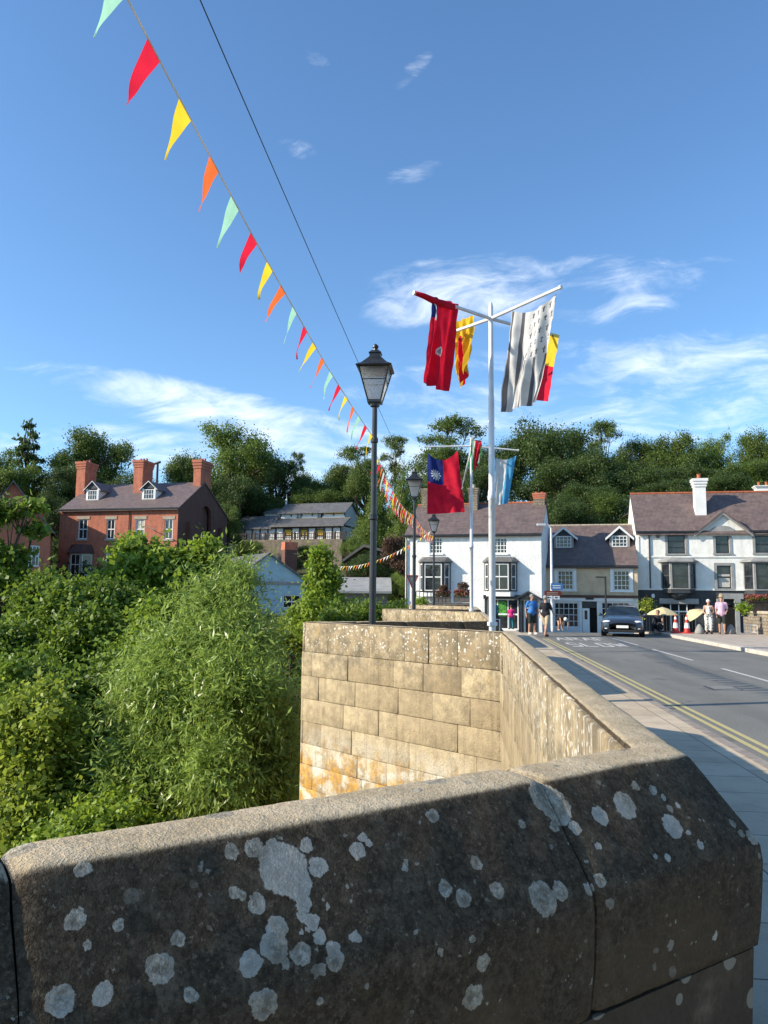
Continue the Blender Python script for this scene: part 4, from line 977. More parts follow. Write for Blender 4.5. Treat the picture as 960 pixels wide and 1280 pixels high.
window(rt, wn_, .06, 3, 2, bar=.06, fw=.1)
mb = MB(); u0, z0 = h.uv(13, 640); u1, z1 = h.uv(34, 621); mb.box(u0, u0+2.2, 8.5, 12, z0-3, z1-.3, 0); mb.build('rear_wing', 'red_brick', rt)
mb = MB(); mb.prism([(u0-.2, z1-.3), (u0+2.6, z1-.3), (u0+2.2, z1+.5), (u0, z1+.5)], 8.3, 12.2, 0); mb.build('rear_roof', 'slate_grey', rt)
# ===== black and white tea house on the hill
h = House('timber_tea_house', 'long black and white timbered house with grey roofs and dark railings, on the hill', 296, 674, 100, 17, at(296, 676, 100).z)
rt = h.root
def rect(*a, dy=0): return h.rect(*a, dy)
A = rect(296, 657, 426, 675); Wd = A[1]
shops = [rect(352, 659, 366, 672), rect(372, 659, 387, 672), rect(393, 659, 407, 672)]
mb = MB(); wall_holes(mb, 0, Wd, -3, A[3], shops, 0, .2); mb.box(0, Wd, .6, .7, -3, A[3], 1); mb.box(0, Wd, 7, 7.3, -3, A[3]); mb.box(-.02, .25, .002, 7, -3, A[3]); mb.box(Wd-.25, Wd, .002, 7, -3, A[3])
B = rect(351, 638.5, 431, 650, dy=2.2); wu = [rect(370, 639.5, 378, 649, dy=2.2), rect(396, 639.5, 404, 649, dy=2.2)]
wall_holes(mb, B[0], B[1], A[3]+.3, B[3], wu, 2.2, .2); mb.box(B[0], B[1], 6.8, 7.0, A[3]+.3, B[3]); mb.box(B[0], B[1], 2.6, 2.7, A[3]+.3, B[3], 1)
zr1 = B[3]+1.25
for u_ in (B[0], B[1]-.2): mb.prism([(2.205, A[3]+.3), (2.205, B[3]), (4.5, zr1), (6.79, B[3]), (6.79, A[3]+.3)], u_, u_+.2, 0, axis='x')
mb.build('wall', ['white_paint', 'dark_interior'], rt)
gable_roof(rt, B[0], B[1], 2.2, 6.8, B[3], zr1, 'slate_grey', .3, hang=.5)
lr = rect(351, 649.5, 434, 658); mb = MB(); mb.prism([(-.6, A[3]-.1), (-.6, A[3]+.08), (2.19, B[2]+.2), (2.19, B[2]+.05)], B[0]-.3, Wd+.6, 0, axis='x'); mb.build('lower_roof', 'slate_grey', rt)
lw = rect(296, 642, 350, 658); gable_roof(rt, -.2, B[0]-.35, 0, 5, A[3], lw[3]-.1, 'slate_grey', .2, hang=.5, name='side_roof')
sm = rect(331, 636, 351, 644, dy=3); mb = MB(); mb.box(sm[0], sm[1]-.1, 3, 5, A[3]+.5, sm[2]+.3, 0); mb.build('upper_link_wall', 'cream_wall', rt); gable_roof(rt, sm[0], B[0]-.4, 3, 5.4, sm[2]+.3, sm[3]+.1, 'slate_grey', .1, hang=.3, name='link_roof')
mb = MB()
for k in range(14):
    x = Wd*k/13; mb.box(x-.1, x+.1, -.05, -.003, .0, A[3])
mb.box(0, Wd, -.06, -.052, A[3]-.25, A[3]); mb.box(B[0], B[1], 2.13, 2.197, B[2]+.9, B[2]+1.05)
for k in range(7): x = B[0]+(B[1]-B[0])*k/6; mb.box(x-.07, x+.07, 2.12, 2.197, B[3]-.6, B[3])
mb.box(B[0], B[1], 2.115, 2.125, B[3]-.12, B[3]); mb.build('timber_frame', 'black_paint', rt)
mb = MB()
for (a, b_) in ((355, 367), (381, 394), (407, 429)): q = rect(a, 639.5, b_, 643, dy=2.15); mb.box(q[0], q[1], 2.15, 2.19, q[2], q[3])
mb.build('painted_panel', 'yellow_board', rt)
for r_ in shops:
    ww = window(rt, r_, .05, 1, 1, fr='white_paint', fw=.14); m2 = MB(); m2.box(r_[0]+.2, r_[1]-.2, .06, .09, r_[3]-1.0, r_[3]-.3); m2.build('sign_panel', 'yellow_board', ww)
for r_ in wu: window(rt, r_, 2.25, 2, 1, fw=.12, bar=.08)
mb = MB(); u_, z_ = h.uv(358, 628, 4.5); mb.lathe([(.12, -.4), (.1, .1), (.18, .3), (.03, .5), (.02, 1.1)], 8, 0, (u_, 4.5, z_)); mb.build('finial', 'white_paint', rt)
mb = MB(); n = 70
rl = rect(295, 666, 432, 676, dy=-2.5)
for k in range(n+1): x = rl[0]+(rl[1]-rl[0])*k/n; mb.box(x-.03, x+.03, -2.53, -2.47, -.1, rl[3]-.02)
mb.box(rl[0], rl[1], -2.55, -2.45, rl[3]-.02, rl[3]+.08); mb.box(rl[0], rl[1], -2.54, -2.46, .1, .18)
for k in range(12): x = rl[0]+(rl[1]-rl[0])*k/11; mb.box(x-.09, x+.09, -2.6, -2.42, -.1, rl[3]+.2)
mb.build('railing', 'dark_timber', rt)
mb = MB(); mb.box(-6, Wd+1.2, -2.7, 0, -6.0, -.12); mb.build('retaining_wall', 'rubble', rt)
# ===== pale blue gabled house with brick chimney
h = House('blue_gable_house', 'pale blue gabled house with dark roof and brick chimney, partly hidden behind the willow', 296, 742, 60, -28, at(310, 765, 60).z)
rt = h.root; e0 = h.uv(292, 729); e1 = h.uv(381, 726); ap = h.uv(336, 693); ze = e1[1]; wn_ = h.rect(354, 744, 376, 760)
mb = MB(); wall_holes(mb, e0[0], e1[0], -2, ze, [wn_]); mb.prism([(e0[0], ze), (e1[0], ze), (ap[0], ap[1])], .002, .3, 0); mb.box(e1[0]-.3, e1[0], .3, 9, -2, ze); mb.box(e0[0], e0[0]+.3, .3, 9, -2, ze); mb.box(e0[0]+.3, e1[0]-.3, .7, .75, -2, ze, 1)
mb.build('wall', ['blue_wall', 'dark_interior'], rt)
mb = MB()
for sgn, ge in ((-1, e0[0]), (1, e1[0])):
    sl2 = (ap[1]-ze)/abs(ge-ap[0]); e = .3; p = [(ap[0], ap[1]+.14), (ge+sgn*e, ze-e*sl2+.14), (ge+sgn*e, ze-e*sl2), (ap[0], ap[1])]; mb.prism(p[::sgn], -.25, 9.2, 0)
mb.build('roof', 'slate_grey', rt)
mb = MB(); mb.box(e0[0], e1[0], -.06, -.003, ze-.35, ze-.1); mb.box(e0[0], e1[0], -.06, -.003, ap[1]-1.4, ap[1]-1.33) if 0 else None; mb.build('band_board', 'grey_trim', rt)
window(rt, wn_, .05, 2, 2, bar=.06)
cu, cz = h.uv(362, 678, 3.5); chimney(rt, cu, ze, 1.1, .8, 3.5, cz-ze, 'dark_or_shaded_brick', 'red_brick', 1, flare=.03, poth=.15, capc=1)
# ===== grey roofed shed and open timber shelter by the river
h = House('riverside_shed', 'low shed with plain grey roof beside the white cottage, behind the nearest lamp post', 432, 760, 52, 0, at(432, 762, 52).z, 'shed')
a = h.rect(430, 741, 484, 760); mb = MB(); mb.box(a[0], a[1], 0, 4, -1, a[3]); mb.build('wall', 'grey_timber', h.root)
mb = MB(); q = h.rect(425, 730, 488, 741, 2.0); mb.prism([(-.4, a[3]-.05), (4.4, q[3]+.35), (4.4, q[3]+.5), (-.4, a[3]+.1)], a[0]-.4, a[1]+.3, 0, axis='x'); mb.build('roof', 'grey_trim', h.root)
h = House('timber_shelter', 'dark open timber shelter with sloping pale roof edges, left of the nearest lamp post', 430, 705, 68, 0, at(430, 712, 68).z, 'shelter')
a = h.rect(433, 690, 474, 706); mb = MB()
for x in (a[0], (a[0]+a[1])/2, a[1]-.2): mb.box(x, x+.18, 0, .18, -2, a[3]); mb.box(x, x+.18, 2.8, 2.98, -2, a[3])
mb.box(a[0], a[1], 2.6, 2.7, -2, a[3]-.3); mb.build('post', 'dark_timber', h.root)
l0 = h.uv(428, 703)[1]; top = h.uv(455, 684)[1]; r0 = h.uv(478, 690)[1]; xm = h.uv(455, 684)[0]; xl = h.uv(428, 703)[0]; xr = h.uv(478, 690)[0]
mb = MB(); mb.prism([(xl, l0), (xm, top), (xm, top+.25), (xl, l0+.25)], -.4, 3.4, 0); mb.prism([(xm, top), (xr, r0), (xr, r0+.25), (xm, top+.25)], -.4, 3.4, 0); mb.build('roof', 'grey_timber', h.root)
# ------------------------------------------------------------------ trees
def leaves(name, C_, out, size, asp, mat, parent, rg, droop=.3, tone=None, fold=.25, jitter=.5):
    """C_: leaf positions (N,3); out: outward direction per leaf (N,3)"""
    N = len(C_); C_ = np.asarray(C_); out = np.asarray(out)
    ax = rg.normal(size=(N, 3))*.75+out*.7; ax[:, 2] -= droop; ax /= np.linalg.norm(ax, axis=1)[:, None]+1e-9
    nr = rg.normal(size=(N, 3))*jitter+out*.5; nr[:, 2] += .55
    wd = np.cross(ax, nr); wd /= np.linalg.norm(wd, axis=1)[:, None]+1e-9
    up = np.cross(wd, ax)
    L = size*(.5+.95*rg.random(N)**1.3)[:, None]; W = L*asp*.5
    b0 = C_-ax*L*.5; t0 = C_+ax*L*.5; mid = C_-ax*L*.05+up*L*(-fold*.25)
    V = np.empty((N, 4, 3)); V[:, 0] = b0; V[:, 1] = mid+wd*W; V[:, 2] = t0-up*L*fold*.15; V[:, 3] = mid-wd*W
    if tone is None: tone = rg.random(N)
    return mesh_np(name, V.reshape(-1, 3), np.arange(N*4).reshape(-1, 4), mat, parent, tone)
def crown_points(lobes, nclump, per, cr, rg, shell=.62, flat=1.0, spray=0.0, cull=None, sub=0):
    """clump centres on lobe shells, leaves round each clump"""
    if sub:
        nl = []
        for l in lobes:
            nl.append(tuple(l[:3])+tuple(np.array(l[3:])*.64))
            for _ in range(sub):
                q = rg.normal(size=3); q /= np.linalg.norm(q); q[2] = abs(q[2])*.9 if rg.random() < .65 else q[2]; f_ = rg.uniform(.30, .52)
                nl.append(tuple(np.array(l[:3])+q*np.array(l[3:])*rg.uniform(.6, .95))+tuple(np.array(l[3:])*f_))
        lobes = nl
    vol = np.array([(l[3]*l[4]+l[4]*l[5]+l[3]*l[5]) for l in lobes]); pr = vol/vol.sum()
    idx = rg.choice(len(lobes), nclump, p=pr); Lb = np.array(lobes)[idx]
    d = rg.normal(size=(nclump, 3)); d /= np.linalg.norm(d, axis=1)[:, None]
    r = shell+(1.04-shell)*rg.random(nclump)**.6+(rg.random(nclump) < .25)*rg.random(nclump)*(.25 if spray != .6 else .06)
    cc = Lb[:, :3]+d*Lb[:, 3:]*r[:, None]
    # skip clumps buried in another lobe
    keep = np.ones(nclump, bool)
    for l in lobes:
        q = (((cc-np.array(l[:3]))/np.array(l[3:]))**2).sum(1); keep &= (q > .30)
    if cull is not None: keep &= ~cull(cc)
    cc = cc[keep]; d = d[keep]; n = len(cc)
    sz = cr*(.55+.9*rg.random(n)); ctone = rg.random(n)
    k = rg.poisson(per*(.6+.8*rg.random(n)))+1
    ii = np.repeat(np.arange(n), k); off = rg.normal(size=(len(ii), 3))
    nn0 = np.linalg.norm(off, axis=1)[:, None]; off *= np.minimum(1, 1.9/nn0)
    off[:, 2] *= flat
    if spray: off += d[ii]*(rg.normal(size=len(ii))*spray)[:, None]
    P_ = cc[ii]+off*sz[ii][:, None]*.55
    o = d[ii]*.6+off*.25
    tn = np.clip(ctone[ii]**1.5*.7+rg.random(len(ii))*.45-.05, 0, 1)
    return P_, o, tn, cc
def wood(root, base, lobes, r0, rg, name='trunk', twigs=None, ntw=40, n=7, lean=(0, 0)):
    mb = MB(); b_ = Vector(base); ctr = Vector(np.mean([l[:3] for l in lobes], axis=0)); top = Vector((ctr.x, ctr.y, ctr.z))
    zf = b_.z+(top.z-b_.z)*.55
    fork = Vector((b_.x+(top.x-b_.x)*.45, b_.y+(top.y-b_.y)*.45, zf))
    mid = b_.lerp(fork, .5)+Vector((rg.normal()*.12, rg.normal()*.12, 0))*r0*4
    mb.tube([b_, b_.lerp(mid, .25), mid, fork], [r0*1.5, r0*1.05, r0*.9, r0*.75], n+2)
    ends = []
    for l in lobes:
        c = Vector(l[:3]); q1 = fork.lerp(c, .5)+Vector((rg.normal(), rg.normal(), rg.normal()*.5))*r0*1.6; tip = c+Vector((0, 0, l[5]*.5))
        mb.tube([fork, q1, c, tip], [r0*.6, r0*.4, r0*.22, r0*.08], n); ends.append((q1, c))
    if twigs is not None and len(twigs):
        for k in rg.choice(len(twigs), min(ntw, len(twigs)), replace=False):
            tp = Vector(twigs[k]); q = min(ends, key=lambda e: (e[1]-tp).length)
            s_ = q[0].lerp(q[1], rg.random()); m2 = s_.lerp(tp, .5)+Vector((0, 0, -.1))*(tp-s_).length*.5
            mb.tube([s_, m2, tp], [r0*.2, r0*.12, r0*.05], 5)
    mb.build(name, 'bark', root, smooth=True)
def near_tree(name, label, base, lobes, mat, size, asp, nclump, per, cr, seed, r0=.12, droop=.3, group=None, spray=0.0, cat='tree', shell=.6, flat=1.0, ntw=60, cull=None, jitter=.5):
    rg = np.random.default_rng(seed); b_ = Vector(base)
    root = empty(name, b_, label, cat, 0, group)
    lb = [tuple(np.array(l[:3])-np.array(b_))+tuple(l[3:]) for l in lobes]
    P_, o, tn, cc = crown_points(lb, nclump, per, cr, rg, shell, flat, spray, cull, 7)
    wood(root, (0, 0, 0), lb, r0, rg, 'trunk', cc, ntw)
    leaves('crown', P_, o, size, asp, mat, root, rg, droop, tn, jitter=jitter)
    return root
def lobe(px, py, D, rx, rz, ry=None):
    """lobe centred where the pixel ray is at distance D; radii in metres"""
    p = at(px, py, D); return (p.x, p.y, p.z, rx, ry or rx, rz)
def mpp(D): return D/F
# willow: lobes stacked to its outline
D = 16.0; k = mpp(D)
lob = [lobe(286, 756, D+1, 40*k, 44*k), lobe(304, 726, D+1.5, 16*k, 24*k), lobe(255, 808, D, 60*k, 52*k), lobe(314, 816, D, 38*k, 60*k), lobe(222, 880, D-.3, 78*k, 56*k), lobe(300, 880, D-1.0, 52*k, 60*k), lobe(342, 905, D-.2, 24*k, 60*k),
       lobe(195, 960, D-.8, 66*k, 52*k), lobe(270, 975, D-1.4, 66*k, 60*k), lobe(240, 1060, D-1, 110*k, 70*k), lobe(345, 1000, D-.6, 36*k, 80*k), lobe(178, 868, D-.4, 36*k, 30*k)]
bp = at(270, 900, D); near_tree('willow_tree', 'large pale green willow with narrow leaves, just left of the sunlit stone parapet', (bp.x, bp.y, -8.0), lob, 'leaf_willow', .155, .21, 3500, 44, .25, 1, .22, droop=.45, spray=2.2, ntw=260)
def bush(name, label, D, blobs, mat, size, asp, nclump, per, cr, seed, zb=-8.0, r0=.14, **kw):
    k = mpp(D); lob = [lobe(px, py, D+dd, rx*k, rz*k) for (px, py, rx, rz, dd) in blobs]; c = lob[0]
    return near_tree(name, label, (c[0], c[1], zb), lob, mat, size, asp, int(nclump*1.12), int(per*.55), cr*.80, seed, r0, spray=1.1, **kw)
bush('sycamore_tree', 'bright green sycamore below the middle windows of the brick villa', 27, [(172, 752, 42, 50, 0), (202, 722, 30, 26, 0), (150, 800, 60, 50, 0), (215, 790, 50, 56, -.5), (162, 700, 17, 20, 0), (185, 702, 20, 18, .5), (222, 706, 18, 16, .5)], 'leaf_bright', 0.191, .75, 1500, 56, .42, 2)
bush('sycamore_tree', 'bright green bushy sycamore before the shaded gable end of the brick villa', 27.5, [(256, 716, 20, 30, 0), (240, 750, 36, 38, 0), (266, 745, 24, 34, .5), (262, 692, 10, 12, 0)], 'leaf_bright', 0.185, .75, 900, 56, .40, 3)
bush('alder_tree', 'mid green rounded riverside tree below the bay window of the brick villa', 23, [(100, 800, 62, 52, 0), (56, 752, 36, 26, 1), (130, 756, 34, 28, 1), (100, 850, 80, 56, 0), (30, 815, 50, 50, 0), (92, 752, 24, 20, .5)], 'leaf_mid', 0.145, .7, 1900, 56, .38, 4)
bush('alder_tree', 'dark green shaded tree at lower left between the willow and the yellow green bush', 18.5, [(110, 905, 56, 62, 0), (70, 980, 80, 64, 0), (150, 855, 38, 38, .5), (30, 875, 44, 50, .5), (120, 1040, 90, 60, -.5)], 'leaf_mid', 0.132, .7, 1900, 56, .36, 5)
bush('hawthorn_bush', 'yellow green sunlit bush at the left edge just above the foreground parapet', 14.8, [(28, 908, 48, 42, 0), (10, 970, 56, 62, 0), (60, 955, 36, 46, 0), (40, 1050, 80, 60, -.3)], 'leaf_yellow', 0.112, .7, 2100, 52, .28, 6)
bush('hazel_bush', 'small light green bush low beside the willow, above the foreground parapet', 13.2, [(120, 1046, 52, 42, 0), (175, 1068, 50, 40, 0), (70, 1080, 46, 36, 0)], 'leaf_bright', 0.106, .7, 1200, 46, .24, 7)
bush('ash_tree', 'fresh green leafy tree behind the left shoulder of the willow', 21.5, [(190, 842, 50, 40, 0), (215, 795, 42, 36, .5), (160, 880, 44, 40, 0), (60, 840, 48, 34, 1)], 'leaf_bright', 0.158, .6, 1300, 50, .36, 8)
bush('young_birch', 'narrow upright light green tree between the blue gable house and the nearest lamp post', 32, [(403, 738, 22, 34, 0), (403, 706, 10, 20, 0), (400, 775, 32, 36, 0), (428, 775, 26, 22, 0)], 'leaf_bright', 0.172, .7, 1200, 44, .32, 9)
bush('laurel_bush', 'dark green bush behind the stone parapet at the foot of the nearest lamp post', 30, [(455, 772, 30, 18, 0), (485, 778, 26, 14, 0), (430, 790, 36, 26, 0)], 'leaf_mid', 0.158, .5, 700, 40, .26, 10)
bush('willow_bush', 'pale green bush low in front of the blue gable house', 36, [(362, 792, 28, 26, 0), (385, 798, 34, 26, 0)], 'leaf_yellow', 0.172, .4, 600, 36, .32, 11)
bush('elder_tree', 'leafy boughs in flat layers before the far left brick house', 25, [(34, 634, 26, 5, 0), (40, 664, 18, 5, .5), (12, 694, 26, 7, 0), (-22, 645, 34, 18, 0), (-5, 728, 40, 14, 0), (-28, 700, 36, 36, 0)], 'leaf_mid', 0.198, .7, 420, 34, .28, 12, shell=.3)
# ---- far trees: prototypes shared as mesh data, each tree an object of its own
def proto(lobes, n, per, cr, size, mat, seed, base_h, r0=.05, shell=.5, flat=.8, ntw=26, droop=.1):
    rg = np.random.default_rng(seed); P_, o, tn, cc = crown_points(lobes, n, per, cr, rg, shell, flat, .6, None, 3)
    tmp = bpy.data.objects.new('tree', None); COL.objects.link(tmp)
    wood(tmp, (0, 0, 0), lobes, r0, rg, 'trunk', cc, ntw, 6)
    leaves('crown', P_, o, size, .75, mat, tmp, rg, droop, tn)
    ms = [(c.name, c.data) for c in tmp.children]
    for c in list(tmp.children): bpy.data.objects.remove(c)
    bpy.data.objects.remove(tmp); return ms
# unit trees: total height 1, width about 1 (x,y radii up to .5)
def lobes_broad(seed, n=9, w_=.56, lo=.16, hi=.86):
    rg = random.Random(seed); out = [(0, 0, .62, w_*.62, w_*.62, .30)]
    for k in range(n):
        a = 2*math.pi*k/n+rg.uniform(-.3, .3); rr = w_*rg.uniform(.45, .68); z = rg.uniform(lo+.08, hi-.08); q = rg.uniform(.12, .21)
        out.append((rr*math.cos(a)*(1.1-.5*max(0, z-.6)), rr*math.sin(a)*(1.1-.5*max(0, z-.6)), z, q, q, q*.75))
    for k in range(4):
        a = rg.uniform(0, 6.28); q = rg.uniform(.11, .18); out.append((.16*math.cos(a), .16*math.sin(a), hi-.03+rg.uniform(-.05, .04), q, q, q*.7))
    return out
PROTO = {
 'broad': proto(lobes_broad(1), 900, 44, .07, .0165, 'leaf_far', 21, .3),
 'broad_b': proto(lobes_broad(2, 10), 900, 44, .068, .016, 'leaf_far_light', 22, .3),
 'broad_c': proto(lobes_broad(3, 8), 900, 44, .07, .0165, 'leaf_far_dark', 23, .3),
 'broad_d': proto(lobes_broad(5, 11, .46, .2, .9), 900, 44, .07, .0165, 'leaf_far', 26, .3),
 'open': proto([(0, 0, .86, .36, .36, .09), (-.28, .05, .76, .24, .2, .07), (.28, 0, .80, .24, .2, .07), (0, .2, .92, .24, .2, .06), (.05, -.15, .66, .22, .2, .06), (-.15, 0, .52, .26, .24, .08), (.2, .1, .46, .28, .24, .09), (0, 0, .3, .34, .3, .12)], 620, 22, .055, .02, 'leaf_far', 24, .3, .02, .3, .5, 60),
 'conifer': proto([(0, 0, .93, .05, .05, .07)]+[(.30*(1-z)**.8*math.cos(i*2.4)+.02, .30*(1-z)**.8*math.sin(i*2.4), z, .26*(1.08-z)**.8, .26*(1.08-z)**.8, .022) for i, z in enumerate(np.linspace(.28, .9, 17))], 700, 12, .05, .03, 'leaf_far_dark', 25, .3, .03, .3, .35, 40, .3),
 'cone': proto([(0, 0, .25+.6*i/6, .40*(1-i/7.5), .40*(1-i/7.5), .16) for i in range(7)], 800, 34, .07, .02, 'leaf_far_light', 27, .3),
 'copper': proto(lobes_broad(8, 7), 700, 14, .08, .036, 'leaf_copper', 28, .3)}
def far_tree(kind, name, label, px, top, D, wpx, hpx=None, group=None, rz=None):
    hpx = hpx or wpx*1.15
    tp = at(px, top, D); zt = tp.z; hgt = hpx*mpp(D); wd = wpx*mpp(D)
    r = empty(name, (tp.x, tp.y, zt-hgt), label, 'tree', rnd.uniform(0, 6.28) if rz is None else rz, group); r.scale = (wd*1.08, wd*1.08, hgt)
    for nm, me in PROTO[kind]: link(nm.split('.')[0], me, r)
    return r
FT = [
 ('conifer', 'pine_tree', 'sparse dark conifer at the far left with tiers of open branches', 40, 520, 104, 80, 150),
 ('broad', 'beech_tree', 'rounded dark tree between the far left conifer and the left chimney of the brick villa', 118, 536, 108, 100, 130),
 ('broad_c', 'beech_tree', 'dark tree low behind the left roof of the brick villa', 85, 575, 100, 90, 110),
 ('broad_b', 'lime_tree', 'lighter tree behind the far left brick house roof', 5, 556, 98, 90, 120),
 ('broad_c', 'beech_tree', 'small dark tree between the villa and the far left house', 66, 612, 92, 50, 90),
 ('broad_b', 'oak_tree', 'tallest broad tree above the middle of the wood, right of the brick villa', 292, 529, 112, 128, 150),
 ('broad_c', 'oak_tree', 'dark spreading tree left above the teahouse roof', 345, 562, 110, 72, 120),
 ('broad_d', 'oak_tree', 'tree just behind the right chimney of the brick villa', 232, 566, 108, 62, 120),
 ('broad_c', 'oak_tree', 'dark tree behind the right gable of the brick villa', 285, 590, 102, 90, 110),
 ('open', 'ash_sapling', 'thin wispy treetop against the sky above the left end of the tea house', 372, 563, 108, 22, 70),
 ('broad_c', 'holly_tree', 'dark low tree directly left of the tea house', 262, 640, 92, 50, 60),
 ('broad_d', 'sycamore_tree', 'bushy tree left behind the tea house finial', 388, 590, 118, 60, 100),
 ('open', 'scots_pine', 'flat topped pine above the right end of the tea house', 447, 556, 112, 58, 90),
 ('open', 'scots_pine', 'open crowned pine on the skyline just right of the nearest lamp post', 494, 543, 110, 46, 90),
 ('broad', 'oak_tree', 'tree behind the tea house roof in line with its right gable', 425, 580, 116, 70, 100),
 ('broad_d', 'oak_tree', 'tree on the skyline left of the nearest lamp post', 460, 572, 106, 62, 110),
 ('cone', 'maple_tree', 'bright green tree on the slope right of the tea house', 470, 596, 90, 66, 110),
 ('cone', 'maple_tree', 'bright green tree on the slope just right of the nearest lamp post', 505, 588, 84, 60, 120),
 ('broad_b', 'maple_tree', 'light green tree below the right end of the tea house railing', 446, 668, 78, 40, 56),
 ('copper', 'copper_beech', 'brownish bush left of the white cottage wall', 490, 668, 66, 44, 80),
 ('broad_c', 'yew_tree', 'dark bush on the slope behind the grey shed', 462, 690, 66, 56, 60),
 ('broad_b', 'elder_tree', 'light green shrub beside the left wall of the white cottage', 500, 715, 56, 30, 50),
 ('open', 'tall_pine', 'broad open crowned pine on the skyline above the red and blue flag', 560, 520, 112, 92, 110),
 ('broad_d', 'oak_tree', 'dense tree behind the red and blue flag', 555, 556, 104, 92, 120),
 ('broad_b', 'oak_tree', 'tree behind the left chimney of the white cottage', 530, 590, 92, 74, 100),
 ('broad_c', 'horse_chestnut', 'large dark domed tree right of the taller flagpole', 682, 518, 100, 132, 175),
 ('broad_c', 'oak_tree', 'dark tree directly behind the taller flagpole', 625, 545, 102, 80, 130),
 ('broad_c', 'oak_tree', 'dark tree behind the smaller flagpole and the cottage ridge', 595, 580, 92, 70, 90),
 ('broad_c', 'oak_tree', 'very dark tree above the right chimney of the white cottage', 705, 565, 90, 110, 110),
 ('open', 'ash_tree', 'open topped tree on the skyline right of the domed dark tree', 752, 524, 106, 56, 110),
 ('broad_c', 'oak_tree', 'dark tree behind the ridge of the tan house', 755, 560, 92, 90, 110),
 ('broad_d', 'oak_tree', 'mid green tree on the skyline above the left end of the pub roof', 792, 548, 106, 66, 120),
 ('broad', 'lime_tree', 'broad green tree on the skyline left of the pub chimney', 838, 540, 104, 84, 130),
 ('broad_c', 'oak_tree', 'dark tree just above the pub roof, left of its chimney', 815, 576, 90, 90, 90),
 ('broad_b', 'lime_tree', 'lighter tree on the skyline right of the pub chimney', 892, 540, 106, 70, 130),
 ('broad_c', 'oak_tree', 'dark tree behind the pub chimney', 880, 575, 90, 90, 90),
 ('broad_d', 'lime_tree', 'tree on the skyline at the right edge of the wood', 945, 538, 104, 72, 130),
 ('broad', 'oak_tree', 'dark green tree above the right end of the pub roof', 940, 572, 90, 96, 90),
 ('broad_b', 'ash_tree', 'small pale treetop between the domed dark tree and the lime trees', 722, 536, 112, 46, 120),
 ('broad_c', 'oak_tree', 'dark tree low behind the gap between cottage and pub roofs', 735, 600, 78, 90, 70),
 ('broad', 'oak_tree', 'tree beyond the far right end of the pub roof', 990, 545, 100, 80, 130),
 ('broad_c', 'oak_tree', 'dark tree low behind the right half of the pub ridge', 915, 592, 78, 90, 60),
 ('broad_c', 'oak_tree', 'dark tree low behind the left half of the pub ridge', 835, 596, 78, 90, 60),
 ('broad_c', 'laurel_tree', 'low dark tree showing just above the left dormer of the tan house', 700, 618, 72, 90, 90),
 ('broad', 'laurel_tree', 'low dark tree showing just above the right dormer of the tan house', 765, 615, 74, 90, 90),
 ('broad_c', 'laurel_tree', 'low dark tree showing above the left ridge end of the white cottage', 560, 610, 72, 90, 90),
 ('broad_d', 'garden_tree', 'small tree growing below the left end of the tea house railing', 312, 674, 88, 46, 44),
 ('broad', 'garden_tree', 'small tree growing below the middle of the tea house railing', 388, 680, 86, 50, 40),
 ('broad_d', 'oak_tree', 'tree in the gap between the brick villa and the tea house', 285, 628, 84, 40, 70),
 ('broad', 'oak_tree', 'dark leafy tree directly behind the middle of the tea house', 400, 608, 108, 90, 80),
 ('broad_c', 'oak_tree', 'dark tree behind the left end of the tea house roof', 322, 606, 106, 80, 80),
 ('broad_c', 'oak_tree', 'dark tree behind the middle chimney of the villa', 180, 588, 98, 90, 100),
]
for a in FT: far_tree(*a, group='trees on the wooded hillside')
# undergrowth covering the slope under the trees: nobody could count it
def undergrowth(name, label, n, area, size, mat, seed, h0=.0, h1=1.2, parent=None):
    rg = np.random.default_rng(seed); x0, x1, y0, y1 = area
    P_ = np.empty((n, 3)); P_[:, 0] = rg.uniform(x0, x1, n); P_[:, 1] = rg.uniform(y0, y1, n)
    lump = np.array([mnoise.noise(Vector((x*.25, y*.25, seed))) for x, y in P_[:, :2]])
    P_ = P_[~((P_[:, 0] > -42) & (P_[:, 0] < -3) & (P_[:, 1] > 84) & (P_[:, 1] < 112))]; n = len(P_)
    lump = np.array([mnoise.noise(Vector((x*.25, y*.25, seed))) for x, y in P_[:, :2]])
    P_[:, 2] = np.array([hterr(x, y) for x, y in P_[:, :2]])+rg.uniform(h0, h1, n)*(1+lump*1.4)
    o = rg.normal(size=(n, 3))*.3; o[:, 2] += .6
    ob = leaves(name, P_, o, size, .8, mat, None, rg, .1); tag(ob, label, 'undergrowth', None, 'stuff'); return ob
undergrowth('undergrowth', 'dark low undergrowth covering the wooded hillside', 70000, (-70, 75, 62, 135), .6, 'leaf_far_dark', 31, 0, 2.0)
undergrowth('undergrowth', 'green scrub covering the river bank below the villa', 40000, (-60, -3, 42, 64), .42, 'leaf_far', 32, 0, 1.6)
undergrowth('undergrowth', 'dark leafy scrub at the foot of the riverside trees', 36000, (-16, -1.8, 5, 34), .2, 'leaf_mid', 33, 0, 2.2)
